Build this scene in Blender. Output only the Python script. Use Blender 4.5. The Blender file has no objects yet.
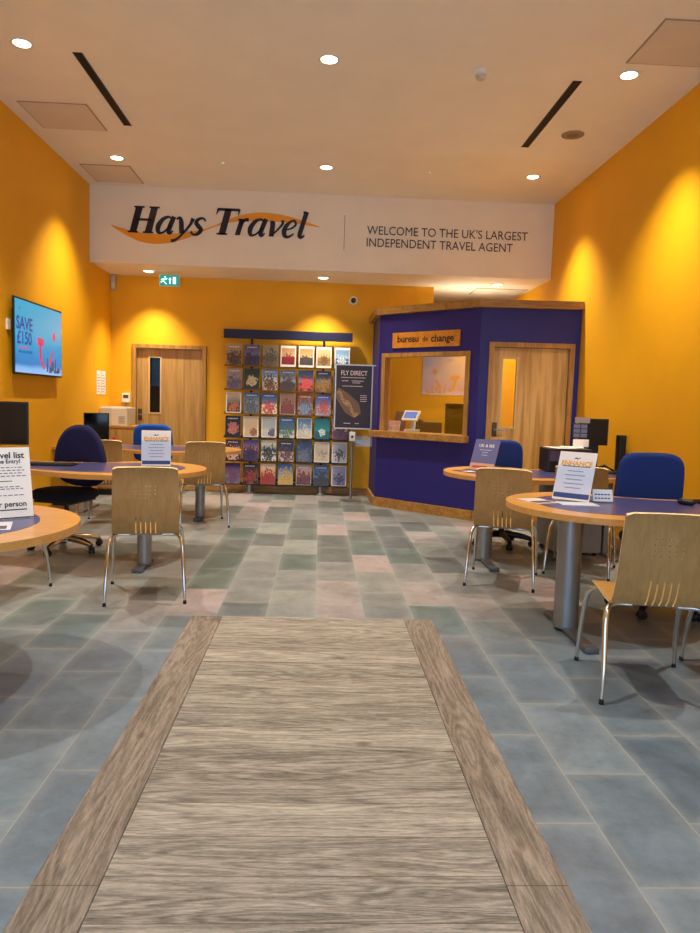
import bpy, bmesh, math, random
from mathutils import Matrix, Vector, Euler
random.seed(7)
C = bpy.context.scene.collection
PI = math.pi

# ------------------------------------------------------------------ camera, world, lights, exposure
cam_d = bpy.data.cameras.new('camera'); cam = bpy.data.objects.new('camera', cam_d); C.objects.link(cam)
cam_d.sensor_fit = 'VERTICAL'; cam_d.sensor_height = 24.0; cam_d.lens = 710.0 * 24.0 / 933.0
cam_d.clip_start = 0.05
_y = Vector((-30, 64.5, -710)).normalized(); _q = Vector((650, 466.5 - 423.08, -710)).normalized()
_z = _q.cross(_y).normalized(); _x = _y.cross(_z)
if _z.y < 0: _z = -_z; _x = _y.cross(_z)
cam.matrix_world = Matrix.Translation((0, 0, 1.30)) @ Matrix((_x, _y, _z)).to_4x4()
bpy.context.scene.camera = cam

w = bpy.data.worlds.new('world'); bpy.context.scene.world = w; w.use_nodes = True
bg = w.node_tree.nodes['Background']; bg.inputs[0].default_value = (0.46, 0.70, 1.0, 1); bg.inputs[1].default_value = 2.6

sun_d = bpy.data.lights.new('shopfront_daylight', 'AREA'); sun_d.shape = 'RECTANGLE'; sun_d.size = 5.2; sun_d.size_y = 2.9
sun_d.cycles.is_portal = True
sun_o = bpy.data.objects.new('shopfront_daylight', sun_d); C.objects.link(sun_o)
sun_o.location = (0, -1.72, 1.5); sun_o.rotation_euler = (PI / 2, 0, 0)

vs = bpy.context.scene.view_settings
vs.view_transform = 'Standard'; vs.look = 'None'; vs.gamma = 1.0; vs.use_curve_mapping = False
vs.exposure = 0.20
SPOT_W = 300.0
WARM = (1.0, 0.86, 0.63)

# ------------------------------------------------------------------ helpers
def lin(c):
    return tuple((v / 255 / 12.92) if v / 255 <= 0.04045 else ((v / 255 + 0.055) / 1.055) ** 2.4 for v in c)
MATS = {}
def mat(name, rgb, rough=0.5, metal=0.0, emit=0.0, coat=0.0, bump=0.0, bscale=200.0, sheen=0.0):
    if name in MATS: return MATS[name]
    m = bpy.data.materials.new(name); m.use_nodes = True; nt = m.node_tree; b = nt.nodes['Principled BSDF']
    c = lin(rgb) + (1,)
    b.inputs['Roughness'].default_value = rough; b.inputs['Metallic'].default_value = metal
    b.inputs['Coat Weight'].default_value = coat; b.inputs['Sheen Weight'].default_value = sheen
    # gentle procedural variation of the colour, so nothing is a dead flat tone
    tc = nt.nodes.new('ShaderNodeTexCoord'); no = nt.nodes.new('ShaderNodeTexNoise'); no.inputs['Scale'].default_value = 3.0
    no.inputs['Detail'].default_value = 4
    nt.links.new(tc.outputs['Object'], no.inputs['Vector'])
    mx = nt.nodes.new('ShaderNodeMix'); mx.data_type = 'RGBA'
    mx.inputs[6].default_value = tuple(v * 0.94 for v in c[:3]) + (1,); mx.inputs[7].default_value = tuple(min(1, v * 1.05) for v in c[:3]) + (1,)
    nt.links.new(no.outputs[0], mx.inputs[0]); nt.links.new(mx.outputs[2], b.inputs['Base Color'])
    if emit:
        b.inputs['Emission Color'].default_value = c; b.inputs['Emission Strength'].default_value = emit
    if bump:
        n2 = nt.nodes.new('ShaderNodeTexNoise'); n2.inputs['Scale'].default_value = bscale
        nt.links.new(tc.outputs['Object'], n2.inputs['Vector'])
        bp = nt.nodes.new('ShaderNodeBump'); bp.inputs['Strength'].default_value = bump; bp.inputs['Distance'].default_value = 0.002
        nt.links.new(n2.outputs[0], bp.inputs['Height']); nt.links.new(bp.outputs[0], b.inputs['Normal'])
    MATS[name] = m; return m

def wood(name, dark, light, scale=(60, 60, 3), rough=0.45, contrast=1.0, coat=0.0, wave=True, spec=0.5):
    if name in MATS: return MATS[name]
    m = bpy.data.materials.new(name); m.use_nodes = True; nt = m.node_tree; b = nt.nodes['Principled BSDF']
    N = nt.nodes.new; L = nt.links.new
    tc = N('ShaderNodeTexCoord'); mp = N('ShaderNodeMapping'); mp.inputs['Scale'].default_value = scale
    L(tc.outputs['Object'], mp.inputs['Vector'])
    n1 = N('ShaderNodeTexNoise'); n1.inputs['Scale'].default_value = 1.0; n1.inputs['Detail'].default_value = 5; n1.inputs['Distortion'].default_value = 0.6
    L(mp.outputs[0], n1.inputs['Vector'])
    mp2 = N('ShaderNodeMapping'); mp2.inputs['Scale'].default_value = tuple(s * 0.22 for s in scale); L(tc.outputs['Object'], mp2.inputs['Vector'])
    n2 = N('ShaderNodeTexNoise'); n2.inputs['Scale'].default_value = 0.6; n2.inputs['Detail'].default_value = 2; L(mp2.outputs[0], n2.inputs['Vector'])
    s1 = N('ShaderNodeMath'); s1.operation = 'MULTIPLY'; s1.inputs[1].default_value = 26.0; L(n2.outputs[0], s1.inputs[0])
    s2 = N('ShaderNodeMath'); s2.operation = 'SINE'; L(s1.outputs[0], s2.inputs[0])
    s3 = N('ShaderNodeMath'); s3.operation = 'MULTIPLY'; s3.inputs[1].default_value = 0.10 * contrast if wave else 0.0; L(s2.outputs[0], s3.inputs[0])
    s4 = N('ShaderNodeMath'); s4.operation = 'ADD'; L(n1.outputs[0], s4.inputs[0]); L(s3.outputs[0], s4.inputs[1])
    cr = N('ShaderNodeValToRGB'); cr.color_ramp.elements[0].position = 0.5 - 0.28 / contrast; cr.color_ramp.elements[1].position = 0.5 + 0.28 / contrast
    cr.color_ramp.elements[0].color = lin(dark) + (1,); cr.color_ramp.elements[1].color = lin(light) + (1,)
    L(s4.outputs[0], cr.inputs[0]); L(cr.outputs[0], b.inputs['Base Color'])
    b.inputs['Roughness'].default_value = rough; b.inputs['Coat Weight'].default_value = coat
    b.inputs['Specular IOR Level'].default_value = spec
    MATS[name] = m; return m

def glass(name='clear_glass', tint=(0.96, 0.98, 0.97), ior=1.5):
    if name in MATS: return MATS[name]
    m = bpy.data.materials.new(name); m.use_nodes = True; nt = m.node_tree; nt.nodes.clear()
    N = nt.nodes.new; L = nt.links.new
    o = N('ShaderNodeOutputMaterial'); mx = N('ShaderNodeMixShader'); t = N('ShaderNodeBsdfTransparent'); g = N('ShaderNodeBsdfGlossy')
    f = N('ShaderNodeFresnel'); f.inputs[0].default_value = ior; t.inputs[0].default_value = tint + (1,)
    g.inputs['Roughness'].default_value = 0.0; g.inputs[0].default_value = (1, 1, 1, 1)
    ge = N('ShaderNodeNewGeometry'); sb = N('ShaderNodeMath'); sb.operation = 'SUBTRACT'; sb.inputs[0].default_value = 1.0; L(ge.outputs['Backfacing'], sb.inputs[1])
    mu = N('ShaderNodeMath'); mu.operation = 'MULTIPLY'; L(f.outputs[0], mu.inputs[0]); L(sb.outputs[0], mu.inputs[1])
    L(mu.outputs[0], mx.inputs[0]); L(t.outputs[0], mx.inputs[1]); L(g.outputs[0], mx.inputs[2]); L(mx.outputs[0], o.inputs[0])
    MATS[name] = m; return m

class MB:
    """collects shapes; build() links them as one mesh object"""
    def __init__(s): s.bm = bmesh.new(); s.M = Matrix.Identity(4)
    def add(s, vs_, fs, M=None):
        M = s.M @ M if M else s.M
        v = [s.bm.verts.new(M @ Vector(p)) for p in vs_]
        out = []
        for f in fs:
            try: out.append(s.bm.faces.new([v[i] for i in f]))
            except ValueError: pass
        return v, out
    def box(s, x0, y0, z0, x1, y1, z1, bev=0.0, seg=2, M=None):
        P = [(x0, y0, z0), (x1, y0, z0), (x1, y1, z0), (x0, y1, z0), (x0, y0, z1), (x1, y0, z1), (x1, y1, z1), (x0, y1, z1)]
        v, f = s.add(P, [(0, 3, 2, 1), (4, 5, 6, 7), (0, 1, 5, 4), (1, 2, 6, 5), (2, 3, 7, 6), (3, 0, 4, 7)], M)
        if bev:
            ed = list({e for ff in f for e in ff.edges})
            bmesh.ops.bevel(s.bm, geom=ed, offset=bev, segments=seg, affect='EDGES', profile=0.6)
        return s
    def prism(s, pts, z0, z1, bev=0.0, M=None):
        n = len(pts)
        v, f = s.add([(x, y, z0) for x, y in pts] + [(x, y, z1) for x, y in pts],
                     [tuple(range(n - 1, -1, -1)), tuple(range(n, 2 * n))] + [(i, (i + 1) % n, n + (i + 1) % n, n + i) for i in range(n)], M)
        if bev:
            ed = list({e for ff in f[:2] for e in ff.edges})
            bmesh.ops.bevel(s.bm, geom=ed, offset=bev, segments=2, affect='EDGES', profile=0.6)
        return s
    def lathe(s, prof, n=24, M=None):
        v = []; f = []
        for r, z in prof:
            for k in range(n): a = 2 * PI * k / n; v.append((r * math.cos(a), r * math.sin(a), z))
        for i in range(len(prof) - 1):
            for k in range(n):
                k2 = (k + 1) % n; f.append((i * n + k, i * n + k2, (i + 1) * n + k2, (i + 1) * n + k))
        f.append(tuple(range(n - 1, -1, -1))); f.append(tuple((len(prof) - 1) * n + k for k in range(n)))
        s.add(v, f, M); return s
    def tube(s, pts, r, n=10, M=None, sub=0, sy=1.0):
        pts = [Vector(p) for p in pts]
        rs = list(r) if isinstance(r, (list, tuple)) else [r] * len(pts)
        if sub:
            np_, nr = [], []
            for i in range(len(pts) - 1):
                p0 = pts[max(i - 1, 0)]; p1 = pts[i]; p2 = pts[i + 1]; p3 = pts[min(i + 2, len(pts) - 1)]
                for k in range(sub):
                    t = k / sub
                    np_.append(0.5 * ((2 * p1) + (p2 - p0) * t + (2 * p0 - 5 * p1 + 4 * p2 - p3) * t * t + (-p0 + 3 * p1 - 3 * p2 + p3) * t ** 3))
                    nr.append(rs[i] * (1 - t) + rs[i + 1] * t)
            np_.append(pts[-1]); nr.append(rs[-1]); pts, rs = np_, nr
        v = []; f = []; up = None
        for i, p in enumerate(pts):
            d = (pts[min(i + 1, len(pts) - 1)] - pts[max(i - 1, 0)]).normalized()
            if up is None:
                up = d.cross(Vector((1, 0, 0)) if abs(d.x) < 0.8 else Vector((0, 0, 1))).normalized()
            up = (up - d * up.dot(d)).normalized(); sd = d.cross(up)
            for k in range(n):
                a = 2 * PI * k / n; v.append(p + (up * math.cos(a) + sd * math.sin(a) * sy) * rs[i])
        for i in range(len(pts) - 1):
            for k in range(n):
                k2 = (k + 1) % n; f.append((i * n + k, i * n + k2, (i + 1) * n + k2, (i + 1) * n + k))
        f.append(tuple(range(n - 1, -1, -1))); f.append(tuple((len(pts) - 1) * n + k for k in range(n)))
        s.add(v, f, M); return s
    def build(s, name, m, parent=None, smooth=None, uv=False):
        bmesh.ops.recalc_face_normals(s.bm, faces=s.bm.faces)
        me = bpy.data.meshes.new(name)
        if smooth is not None:
            for f in s.bm.faces: f.smooth = True
            for e in s.bm.edges:
                if len(e.link_faces) == 2 and e.calc_face_angle(0) > math.radians(smooth): e.smooth = False
        s.bm.to_mesh(me); s.bm.free()
        o = bpy.data.objects.new(name, me); C.objects.link(o)
        if m is not None: me.materials.append(m)
        if parent: o.parent = parent
        return o

def thing(name, label, cat, loc=(0, 0, 0), rz=0.0, group=None):
    o = bpy.data.objects.new(name, None); C.objects.link(o); o.location = loc; o.rotation_euler = (0, 0, rz)
    o.empty_display_size = 0.1; o['label'] = label; o['category'] = cat
    if group: o['group'] = group
    return o
def tag(o, label, cat, group=None):
    o['label'] = label; o['category'] = cat
    if group: o['group'] = group
    return o
def struct(o): o['kind'] = 'structure'; return o
def text(body, size, m, parent, M, name='lettering', ext=0.001, align='CENTER', sx=1.0, bold=0.0, spacing=1.0):
    cu = bpy.data.curves.new(name, 'FONT'); cu.body = body; cu.size = size; cu.extrude = ext; cu.align_x = align; cu.align_y = 'CENTER'
    cu.offset = bold; cu.space_character = spacing; cu.resolution_u = 3
    t = bpy.data.objects.new('tmp', cu); C.objects.link(t)
    me = bpy.data.meshes.new_from_object(t.evaluated_get(bpy.context.evaluated_depsgraph_get()))
    bpy.data.objects.remove(t); me.transform(M @ Matrix.Diagonal((sx, 1, 1, 1))); me.materials.clear(); me.materials.append(m)
    o = bpy.data.objects.new(name, me); C.objects.link(o); o.parent = parent
    return o
def frameM(origin, xdir, up=(0, 0, 1)):
    """2-D drawing plane: local x along xdir, local y along up, local z towards the viewer"""
    x = Vector(xdir).normalized(); y = Vector(up).normalized(); z = x.cross(y).normalized()
    return Matrix.Translation(origin) @ Matrix((x, y, z)).transposed().to_4x4()
def copy_tree(o, parent=None):
    c = o.copy(); C.objects.link(c)
    if parent: c.parent = parent
    for ch in list(o.children): copy_tree(ch, c)
    return c

# ------------------------------------------------------------------ materials
def wall_paint(name, rgb):
    m = mat(name, rgb, 0.62, bump=0.25, bscale=140); return m
M_ORANGE = wall_paint('orange_paint', (236, 173, 0))
M_CREAM = wall_paint('cream_paint', (240, 233, 220))
M_CEIL = wall_paint('ceiling_paint', (240, 236, 226))
M_NAVY = mat('kiosk_blue_paint', (26, 27, 122), 0.5, bump=0.1)
M_OAK = wood('oak', (142, 96, 40), (194, 148, 78), (55, 55, 4), 0.5)
M_OAKH = wood('oak_horizontal', (140, 94, 40), (190, 144, 76), (4, 55, 55), 0.5)
M_OAKD = wood('oak_door_veneer', (168, 126, 66), (196, 156, 92), (34, 34, 2.2), 0.45, 1.2)
M_BEECH = wood('beech_veneer', (186, 134, 70), (210, 160, 94), (6, 70, 70), 0.28, 0.8, spec=0.5)
M_PLY = wood('beech_ply', (154, 114, 62), (182, 142, 86), (70, 70, 4), 0.42, 0.7)
M_PLY_EDGE = mat('ply_edge', (230, 205, 160), 0.5)
M_INLAY = mat('blue_desk_laminate', (66, 68, 122), 0.28)
M_CHROME = mat('chrome', (215, 212, 208), 0.14, 1.0)
M_STEEL = mat('brushed_grey_metal', (150, 150, 154), 0.38, 0.75)
M_GREYM = mat('grey_powder_coat', (140, 142, 146), 0.5, 0.1)
M_BLACK = mat('black_plastic', (16, 15, 16), 0.42)
M_GLOSSBLK = mat('gloss_black', (10, 9, 10), 0.08)
M_RUBBER = mat('black_rubber', (12, 12, 12), 0.7)
M_FABRIC_NAVY = mat('navy_fabric', (18, 22, 76), 0.95, bump=0.5, bscale=600, sheen=0.0)
M_FABRIC_DARK = mat('dark_navy_fabric', (14, 16, 34), 0.95, bump=0.5, bscale=600)
M_FABRIC_BLUE = mat('royal_blue_fabric', (6, 42, 116), 0.92, bump=0.5, bscale=600)
M_WHITE = mat('white_plastic', (232, 230, 226), 0.4)
M_BEIGE = mat('beige_plastic', (206, 198, 180), 0.5)
M_PAPER = mat('white_paper', (240, 238, 238), 0.6)
M_PALE = mat('pale_blue_paper', (196, 210, 238), 0.6)
M_INK = mat('black_ink', (24, 20, 30), 0.6)
M_NAVYINK = mat('navy_ink', (34, 52, 110), 0.5)
M_GOLDINK = mat('gold_ink', (214, 160, 40), 0.5)
M_LOGO_DARK = mat('logo_dark_vinyl', (28, 18, 40), 0.3)
M_LOGO_ORANGE = mat('logo_orange_vinyl', (236, 160, 28), 0.45)
M_SIGNTXT = mat('grey_sign_vinyl', (70, 58, 62), 0.5)
M_GLASS = glass(); M_ACRYLIC = glass('clear_acrylic', (0.93, 0.95, 0.97), 1.45)
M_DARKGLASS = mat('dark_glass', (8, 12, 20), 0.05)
M_LENS = mat('lamp_lens', (255, 226, 180), 0.4, emit=14.0)
M_PANEL = mat('ceiling_hatch_paint', (220, 210, 194), 0.7)
M_SLOT = mat('black_slot', (12, 9, 8), 0.8)

def tile_material():
    m = bpy.data.materials.new('slate_tiles'); m.use_nodes = True; nt = m.node_tree; b = nt.nodes['Principled BSDF']
    N = nt.nodes.new; L = nt.links.new
    def math_(op, a, b_=None, clamp=False):
        n = N('ShaderNodeMath'); n.operation = op; n.use_clamp = clamp
        for i, v in enumerate((a, b_)):
            if v is None: continue
            if isinstance(v, (int, float)): n.inputs[i].default_value = v
            else: L(v, n.inputs[i])
        return n.outputs[0]
    def mix(f, a, b_):
        n = N('ShaderNodeMix'); n.data_type = 'RGBA'
        for i, v in ((0, f), (6, a), (7, b_)):
            if isinstance(v, (int, float)): n.inputs[i].default_value = v
            elif isinstance(v, tuple): n.inputs[i].default_value = v
            else: L(v, n.inputs[i])
        return n.outputs[2]
    tc = N('ShaderNodeTexCoord'); sp = N('ShaderNodeSeparateXYZ'); L(tc.outputs['Object'], sp.inputs[0])
    u = math_('DIVIDE', math_('ADD', sp.outputs[0], 60.0 - 0.008), 0.3); col = math_('FLOOR', u); fu = math_('SUBTRACT', u, col)
    par = math_('MULTIPLY', math_('MODULO', math_('ADD', col, 1.0), 2.0), 0.5)
    v = math_('ADD', math_('DIVIDE', math_('ADD', sp.outputs[1], 60.0), 0.6), par); row = math_('FLOOR', v); fv = math_('SUBTRACT', v, row)
    cx = N('ShaderNodeCombineXYZ'); L(col, cx.inputs[0]); L(row, cx.inputs[1])
    wn = N('ShaderNodeTexWhiteNoise'); L(cx.outputs[0], wn.inputs[0])
    # distance to the tile's edge in metres
    du = math_('MULTIPLY', math_('MINIMUM', fu, math_('SUBTRACT', 1.0, fu)), 0.3)
    dv = math_('MULTIPLY', math_('MINIMUM', fv, math_('SUBTRACT', 1.0, fv)), 0.6)
    d = math_('MINIMUM', du, dv)
    grout = math_('LESS_THAN', d, 0.0022)
    cr = N('ShaderNodeValToRGB'); cr.color_ramp.interpolation = 'CONSTANT'
    cols = [(0.0, (128, 134, 140)), (0.16, (100, 107, 112)), (0.30, (136, 143, 146)), (0.42, (152, 149, 154)), (0.52, (106, 114, 116)), (0.66, (130, 134, 140)), (0.78, (162, 151, 158)), (0.90, (96, 112, 114))]
    el = cr.color_ramp.elements; el[0].position = 0; el[0].color = lin(cols[0][1]) + (1,); el[1].position = cols[1][0]; el[1].color = lin(cols[1][1]) + (1,)
    for p, c in cols[2:]: e = el.new(p); e.color = lin(c) + (1,)
    L(wn.outputs[0], cr.inputs[0])
    # tiles by the entrance are the blue-grey ones
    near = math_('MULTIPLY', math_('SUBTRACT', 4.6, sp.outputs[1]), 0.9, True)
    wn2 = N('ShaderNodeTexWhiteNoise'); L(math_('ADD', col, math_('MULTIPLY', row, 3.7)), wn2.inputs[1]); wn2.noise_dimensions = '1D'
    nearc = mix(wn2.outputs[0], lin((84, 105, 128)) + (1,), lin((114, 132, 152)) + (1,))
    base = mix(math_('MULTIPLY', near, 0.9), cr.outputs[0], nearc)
    # clouds
    mp = N('ShaderNodeMapping'); L(tc.outputs['Object'], mp.inputs[0]); off = N('ShaderNodeVectorMath'); off.operation = 'SCALE'; L(cx.outputs[0], off.inputs[0]); off.inputs[3].default_value = 3.17
    L(off.outputs[0], mp.inputs['Location'])
    n1 = N('ShaderNodeTexNoise'); n1.inputs['Scale'].default_value = 4.0; n1.inputs['Detail'].default_value = 9; n1.inputs['Roughness'].default_value = 0.68; n1.inputs['Distortion'].default_value = 0.4
    L(mp.outputs[0], n1.inputs['Vector'])
    cl = N('ShaderNodeMapRange'); cl.inputs[1].default_value = 0.35; cl.inputs[2].default_value = 0.68; cl.inputs[3].default_value = 0.66; cl.inputs[4].default_value = 1.25
    nfi = N('ShaderNodeTexNoise'); nfi.inputs['Scale'].default_value = 26; nfi.inputs['Detail'].default_value = 8; nfi.inputs['Roughness'].default_value = 0.75; L(mp.outputs[0], nfi.inputs['Vector'])
    L(math_('ADD', math_('MULTIPLY', n1.outputs[0], .68), math_('MULTIPLY', nfi.outputs[0], .32)), cl.inputs[0])
    vm = N('ShaderNodeVectorMath'); vm.operation = 'SCALE'; L(base, vm.inputs[0]); L(cl.outputs[0], vm.inputs[3])
    # paler worn rim on many tiles
    rim = N('ShaderNodeMapRange'); rim.inputs[1].default_value = 0.0; rim.inputs[2].default_value = 0.05; rim.inputs[3].default_value = 0.45; rim.inputs[4].default_value = 0.0; L(d, rim.inputs[0])
    rimf = math_('MULTIPLY', rim.outputs[0], math_('MULTIPLY', n1.outputs[0], 1.1), True)
    c1 = mix(rimf, vm.outputs[0], lin((156, 164, 170)) + (1,))
    c2 = mix(math_('MULTIPLY', grout, 0.75), c1, lin((150, 153, 158)) + (1,))
    L(c2, b.inputs['Base Color'])
    rr = N('ShaderNodeMapRange'); rr.inputs[3].default_value = 0.26; rr.inputs[4].default_value = 0.48; L(n1.outputs[0], rr.inputs[0])
    L(rr.outputs[0], b.inputs['Roughness'])
    bp = N('ShaderNodeBump'); bp.inputs['Strength'].default_value = 0.25; bp.inputs['Distance'].default_value = 0.004
    n3 = N('ShaderNodeTexNoise'); n3.inputs['Scale'].default_value = 16; n3.inputs['Detail'].default_value = 6; L(mp.outputs[0], n3.inputs['Vector'])
    L(math_('SUBTRACT', n3.outputs[0], math_('MULTIPLY', grout, 0.8)), bp.inputs['Height']); L(bp.outputs[0], b.inputs['Normal'])
    return m

def plank_material(name, axis, tone):
    """weathered oak; axis = direction of the grain"""
    m = bpy.data.materials.new(name); m.use_nodes = True; nt = m.node_tree; b = nt.nodes['Principled BSDF']
    N = nt.nodes.new; L = nt.links.new
    def math_(op, a, b_=None, clamp=False):
        n = N('ShaderNodeMath'); n.operation = op; n.use_clamp = clamp
        for i, v in enumerate((a, b_)):
            if v is None: continue
            if isinstance(v, (int, float)): n.inputs[i].default_value = v
            else: L(v, n.inputs[i])
        return n.outputs[0]
    tc = N('ShaderNodeTexCoord'); sp = N('ShaderNodeSeparateXYZ'); L(tc.outputs['Object'], sp.inputs[0])
    if axis == 'x': along, across = sp.outputs[0], sp.outputs[1]; pw, ph = 0.178, 0.0
    else: along, across = sp.outputs[1], sp.outputs[0]; pw, ph = 50.0, 0.0
    t = math_('DIVIDE', math_('ADD', across, 50.0 * 0.178 + 0.12 if axis == 'x' else 20.0), pw)
    idx = math_('FLOOR', t); fr = math_('SUBTRACT', t, idx)
    wn = N('ShaderNodeTexWhiteNoise'); wn.noise_dimensions = '1D'; L(idx, wn.inputs[1])
    shift = math_('MULTIPLY', wn.outputs[0], 37.0)
    def vec(a, c, sa, sc):
        v = N('ShaderNodeCombineXYZ'); L(math_('ADD', math_('MULTIPLY', a, sa), shift), v.inputs[0]); L(math_('MULTIPLY', c, sc), v.inputs[1]); L(shift, v.inputs[2]); return v.outputs[0]
    fine = N('ShaderNodeTexNoise'); fine.inputs['Scale'].default_value = 1; fine.inputs['Detail'].default_value = 8; fine.inputs['Roughness'].default_value = 0.75
    L(vec(along, across, 22, 260), fine.inputs['Vector'])
    big = N('ShaderNodeTexNoise'); big.inputs['Scale'].default_value = 1; big.inputs['Detail'].default_value = 2; big.inputs['Distortion'].default_value = 0.3
    L(vec(along, across, 0.9, 9.0), big.inputs['Vector'])
    rings = math_('SINE', math_('ADD', math_('MULTIPLY', big.outputs[0], 90.0), math_('MULTIPLY', fine.outputs[0], 3.0)))
    mid = N('ShaderNodeTexNoise'); mid.inputs['Scale'].default_value = 1; mid.inputs['Detail'].default_value = 4
    L(vec(along, across, 2.5, 22), mid.inputs['Vector'])
    g = math_('ADD', math_('ADD', math_('MULTIPLY', fine.outputs[0], 0.85), math_('MULTIPLY', rings, 0.065)), math_('MULTIPLY', mid.outputs[0], 0.35))
    g = math_('ADD', g, math_('MULTIPLY', math_('SUBTRACT', wn.outputs[0], 0.5), 0.10))
    cr = N('ShaderNodeValToRGB'); el = cr.color_ramp.elements
    el[0].position = 0.36; el[0].color = lin(tone[0]) + (1,); el[1].position = 0.80; el[1].color = lin(tone[2]) + (1,)
    e = el.new(0.55); e.color = lin(tone[1]) + (1,)
    L(g, cr.inputs[0])
    gap = math_('LESS_THAN', math_('MULTIPLY', math_('MINIMUM', fr, math_('SUBTRACT', 1.0, fr)), pw), 0.0012)
    if axis == 'y':
        gap = math_('LESS_THAN', math_('ABSOLUTE', math_('SUBTRACT', along, 1.80)), 0.0015)
    # knots and dark nail marks
    vo = N('ShaderNodeTexVoronoi'); vo.inputs['Scale'].default_value = 1; L(vec(along, across, 2.2, 4.5), vo.inputs['Vector'])
    knot = N('ShaderNodeMapRange'); knot.inputs[1].default_value = 0.03; knot.inputs[2].default_value = 0.10; knot.inputs[3].default_value = 0.75; knot.inputs[4].default_value = 0.0; L(vo.outputs[0], knot.inputs[0])
    mx = N('ShaderNodeMix'); mx.data_type = 'RGBA'; L(knot.outputs[0], mx.inputs[0]); L(cr.outputs[0], mx.inputs[6]); mx.inputs[7].default_value = lin((84, 66, 54)) + (1,)
    mx2 = N('ShaderNodeMix'); mx2.data_type = 'RGBA'; L(gap, mx2.inputs[0]); L(mx.outputs[2], mx2.inputs[6]); mx2.inputs[7].default_value = lin((70, 56, 46)) + (1,)
    L(mx2.outputs[2], b.inputs['Base Color']); b.inputs['Roughness'].default_value = 0.55
    bp = N('ShaderNodeBump'); bp.inputs['Strength'].default_value = 0.35; bp.inputs['Distance'].default_value = 0.002; L(g, bp.inputs['Height']); L(bp.outputs[0], b.inputs['Normal'])
    return m

# ------------------------------------------------------------------ room shell
W, YB, YF, ZC, ZL, YK = 2.89, 10.0, -1.6, 3.87, 2.94, 9.1
def sbox(name, m, *a): return struct(MB().box(*a).build(name, m))
sbox('floor', tile_material(), -W - .1, YF - .1, -0.1, W + .1, 11.6, 0.0)
sbox('ceiling', M_CEIL, -W - .1, YF - .1, ZC, W + .1, YK + .02, ZC + .1)
b = MB(); b.prism([(YK, ZL), (11.6, ZL), (11.6, ZL + .1), (YK + .12, ZL + .1), (YK + .12, ZC + .1), (YK, ZC + .1)], -W - .1, W + .1, M=Matrix(((0, 0, 1, 0), (1, 0, 0, 0), (0, 1, 0, 0), (0, 0, 0, 1)))); b.build('ceiling_bulkhead', M_CREAM)
o = bpy.data.objects['ceiling_bulkhead']; o.name = 'ceiling.001'; struct(o)
sbox('wall_left', M_ORANGE, -W - .1, YF - .1, 0, -W, YB + .1, ZC + .1)
sbox('wall_right', M_ORANGE, W, YF - .1, 0, W + .1, 11.6, ZC + .1)
b = MB(); b.box(-W, YB, 0, -2.60, YB + .1, ZL); b.box(-2.60, YB, 2.02, -1.58, YB + .1, ZL); b.box(-1.58, YB, 0, 1.54, YB + .1, ZL)
b.box(1.44, YB + .1, 0, 1.54, 11.5, ZL)
struct(b.build('wall_back', M_ORANGE))
sbox('wall_alcove', M_ORANGE, 1.54, 11.5, 0, W, 11.6, ZL)
b = MB(); b.box(-W, YF - .1, 3.0, W, YF, ZC); b.box(-W, YF - .1, 0, -2.6, YF, 3.0); b.box(2.6, YF - .1, 0, W, YF, 3.0)
struct(b.build('wall_front', M_CREAM))
struct(MB().box(-1.56, YB - .018, 0, 0.70, YB, 0.10, bev=.003).build('baseboard_back', M_OAKH))
struct(MB().box(-W, YB - .018, 0, -2.62, YB, 0.10, bev=.003).build('baseboard_back_left', M_OAKH))
struct(MB().box(-W, YF, 0, -W + .018, YB - .02, 0.10, bev=.003).build('baseboard_left', wood('oak_base_y', (142, 90, 42), (198, 146, 84), (55, 4, 55))))
struct(MB().box(W - .018, YF, 0, W, 7.85, 0.10, bev=.003).build('baseboard_right', MATS['oak_base_y']))

# oak walkway let into the tiles
wk = thing('wooden_walkway', 'long weathered grey-brown oak plank walkway set into the tiled floor from the entrance', 'floor panel', (0, 0, 0))
TONE = [(62, 59, 58), (124, 120, 117), (178, 173, 170)]
TONE2 = [(58, 52, 49), (110, 101, 96), (154, 144, 139)]
MB().box(-.548, YF + .05, 0.0, .540, 4.18, .006).build('plank_field', plank_material('weathered_oak_cross', 'x', TONE), wk)
MY = plank_material('weathered_oak_border', 'y', TONE2)
MB().box(-.728, YF + .05, 0.0, -.5505, 4.18, .0065, bev=.001, seg=1).build('border_plank', MY, wk)
MB().box(.5425, YF + .05, 0.0, .712, 4.18, .0065, bev=.001, seg=1).build('border_plank', MY, wk)

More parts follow.
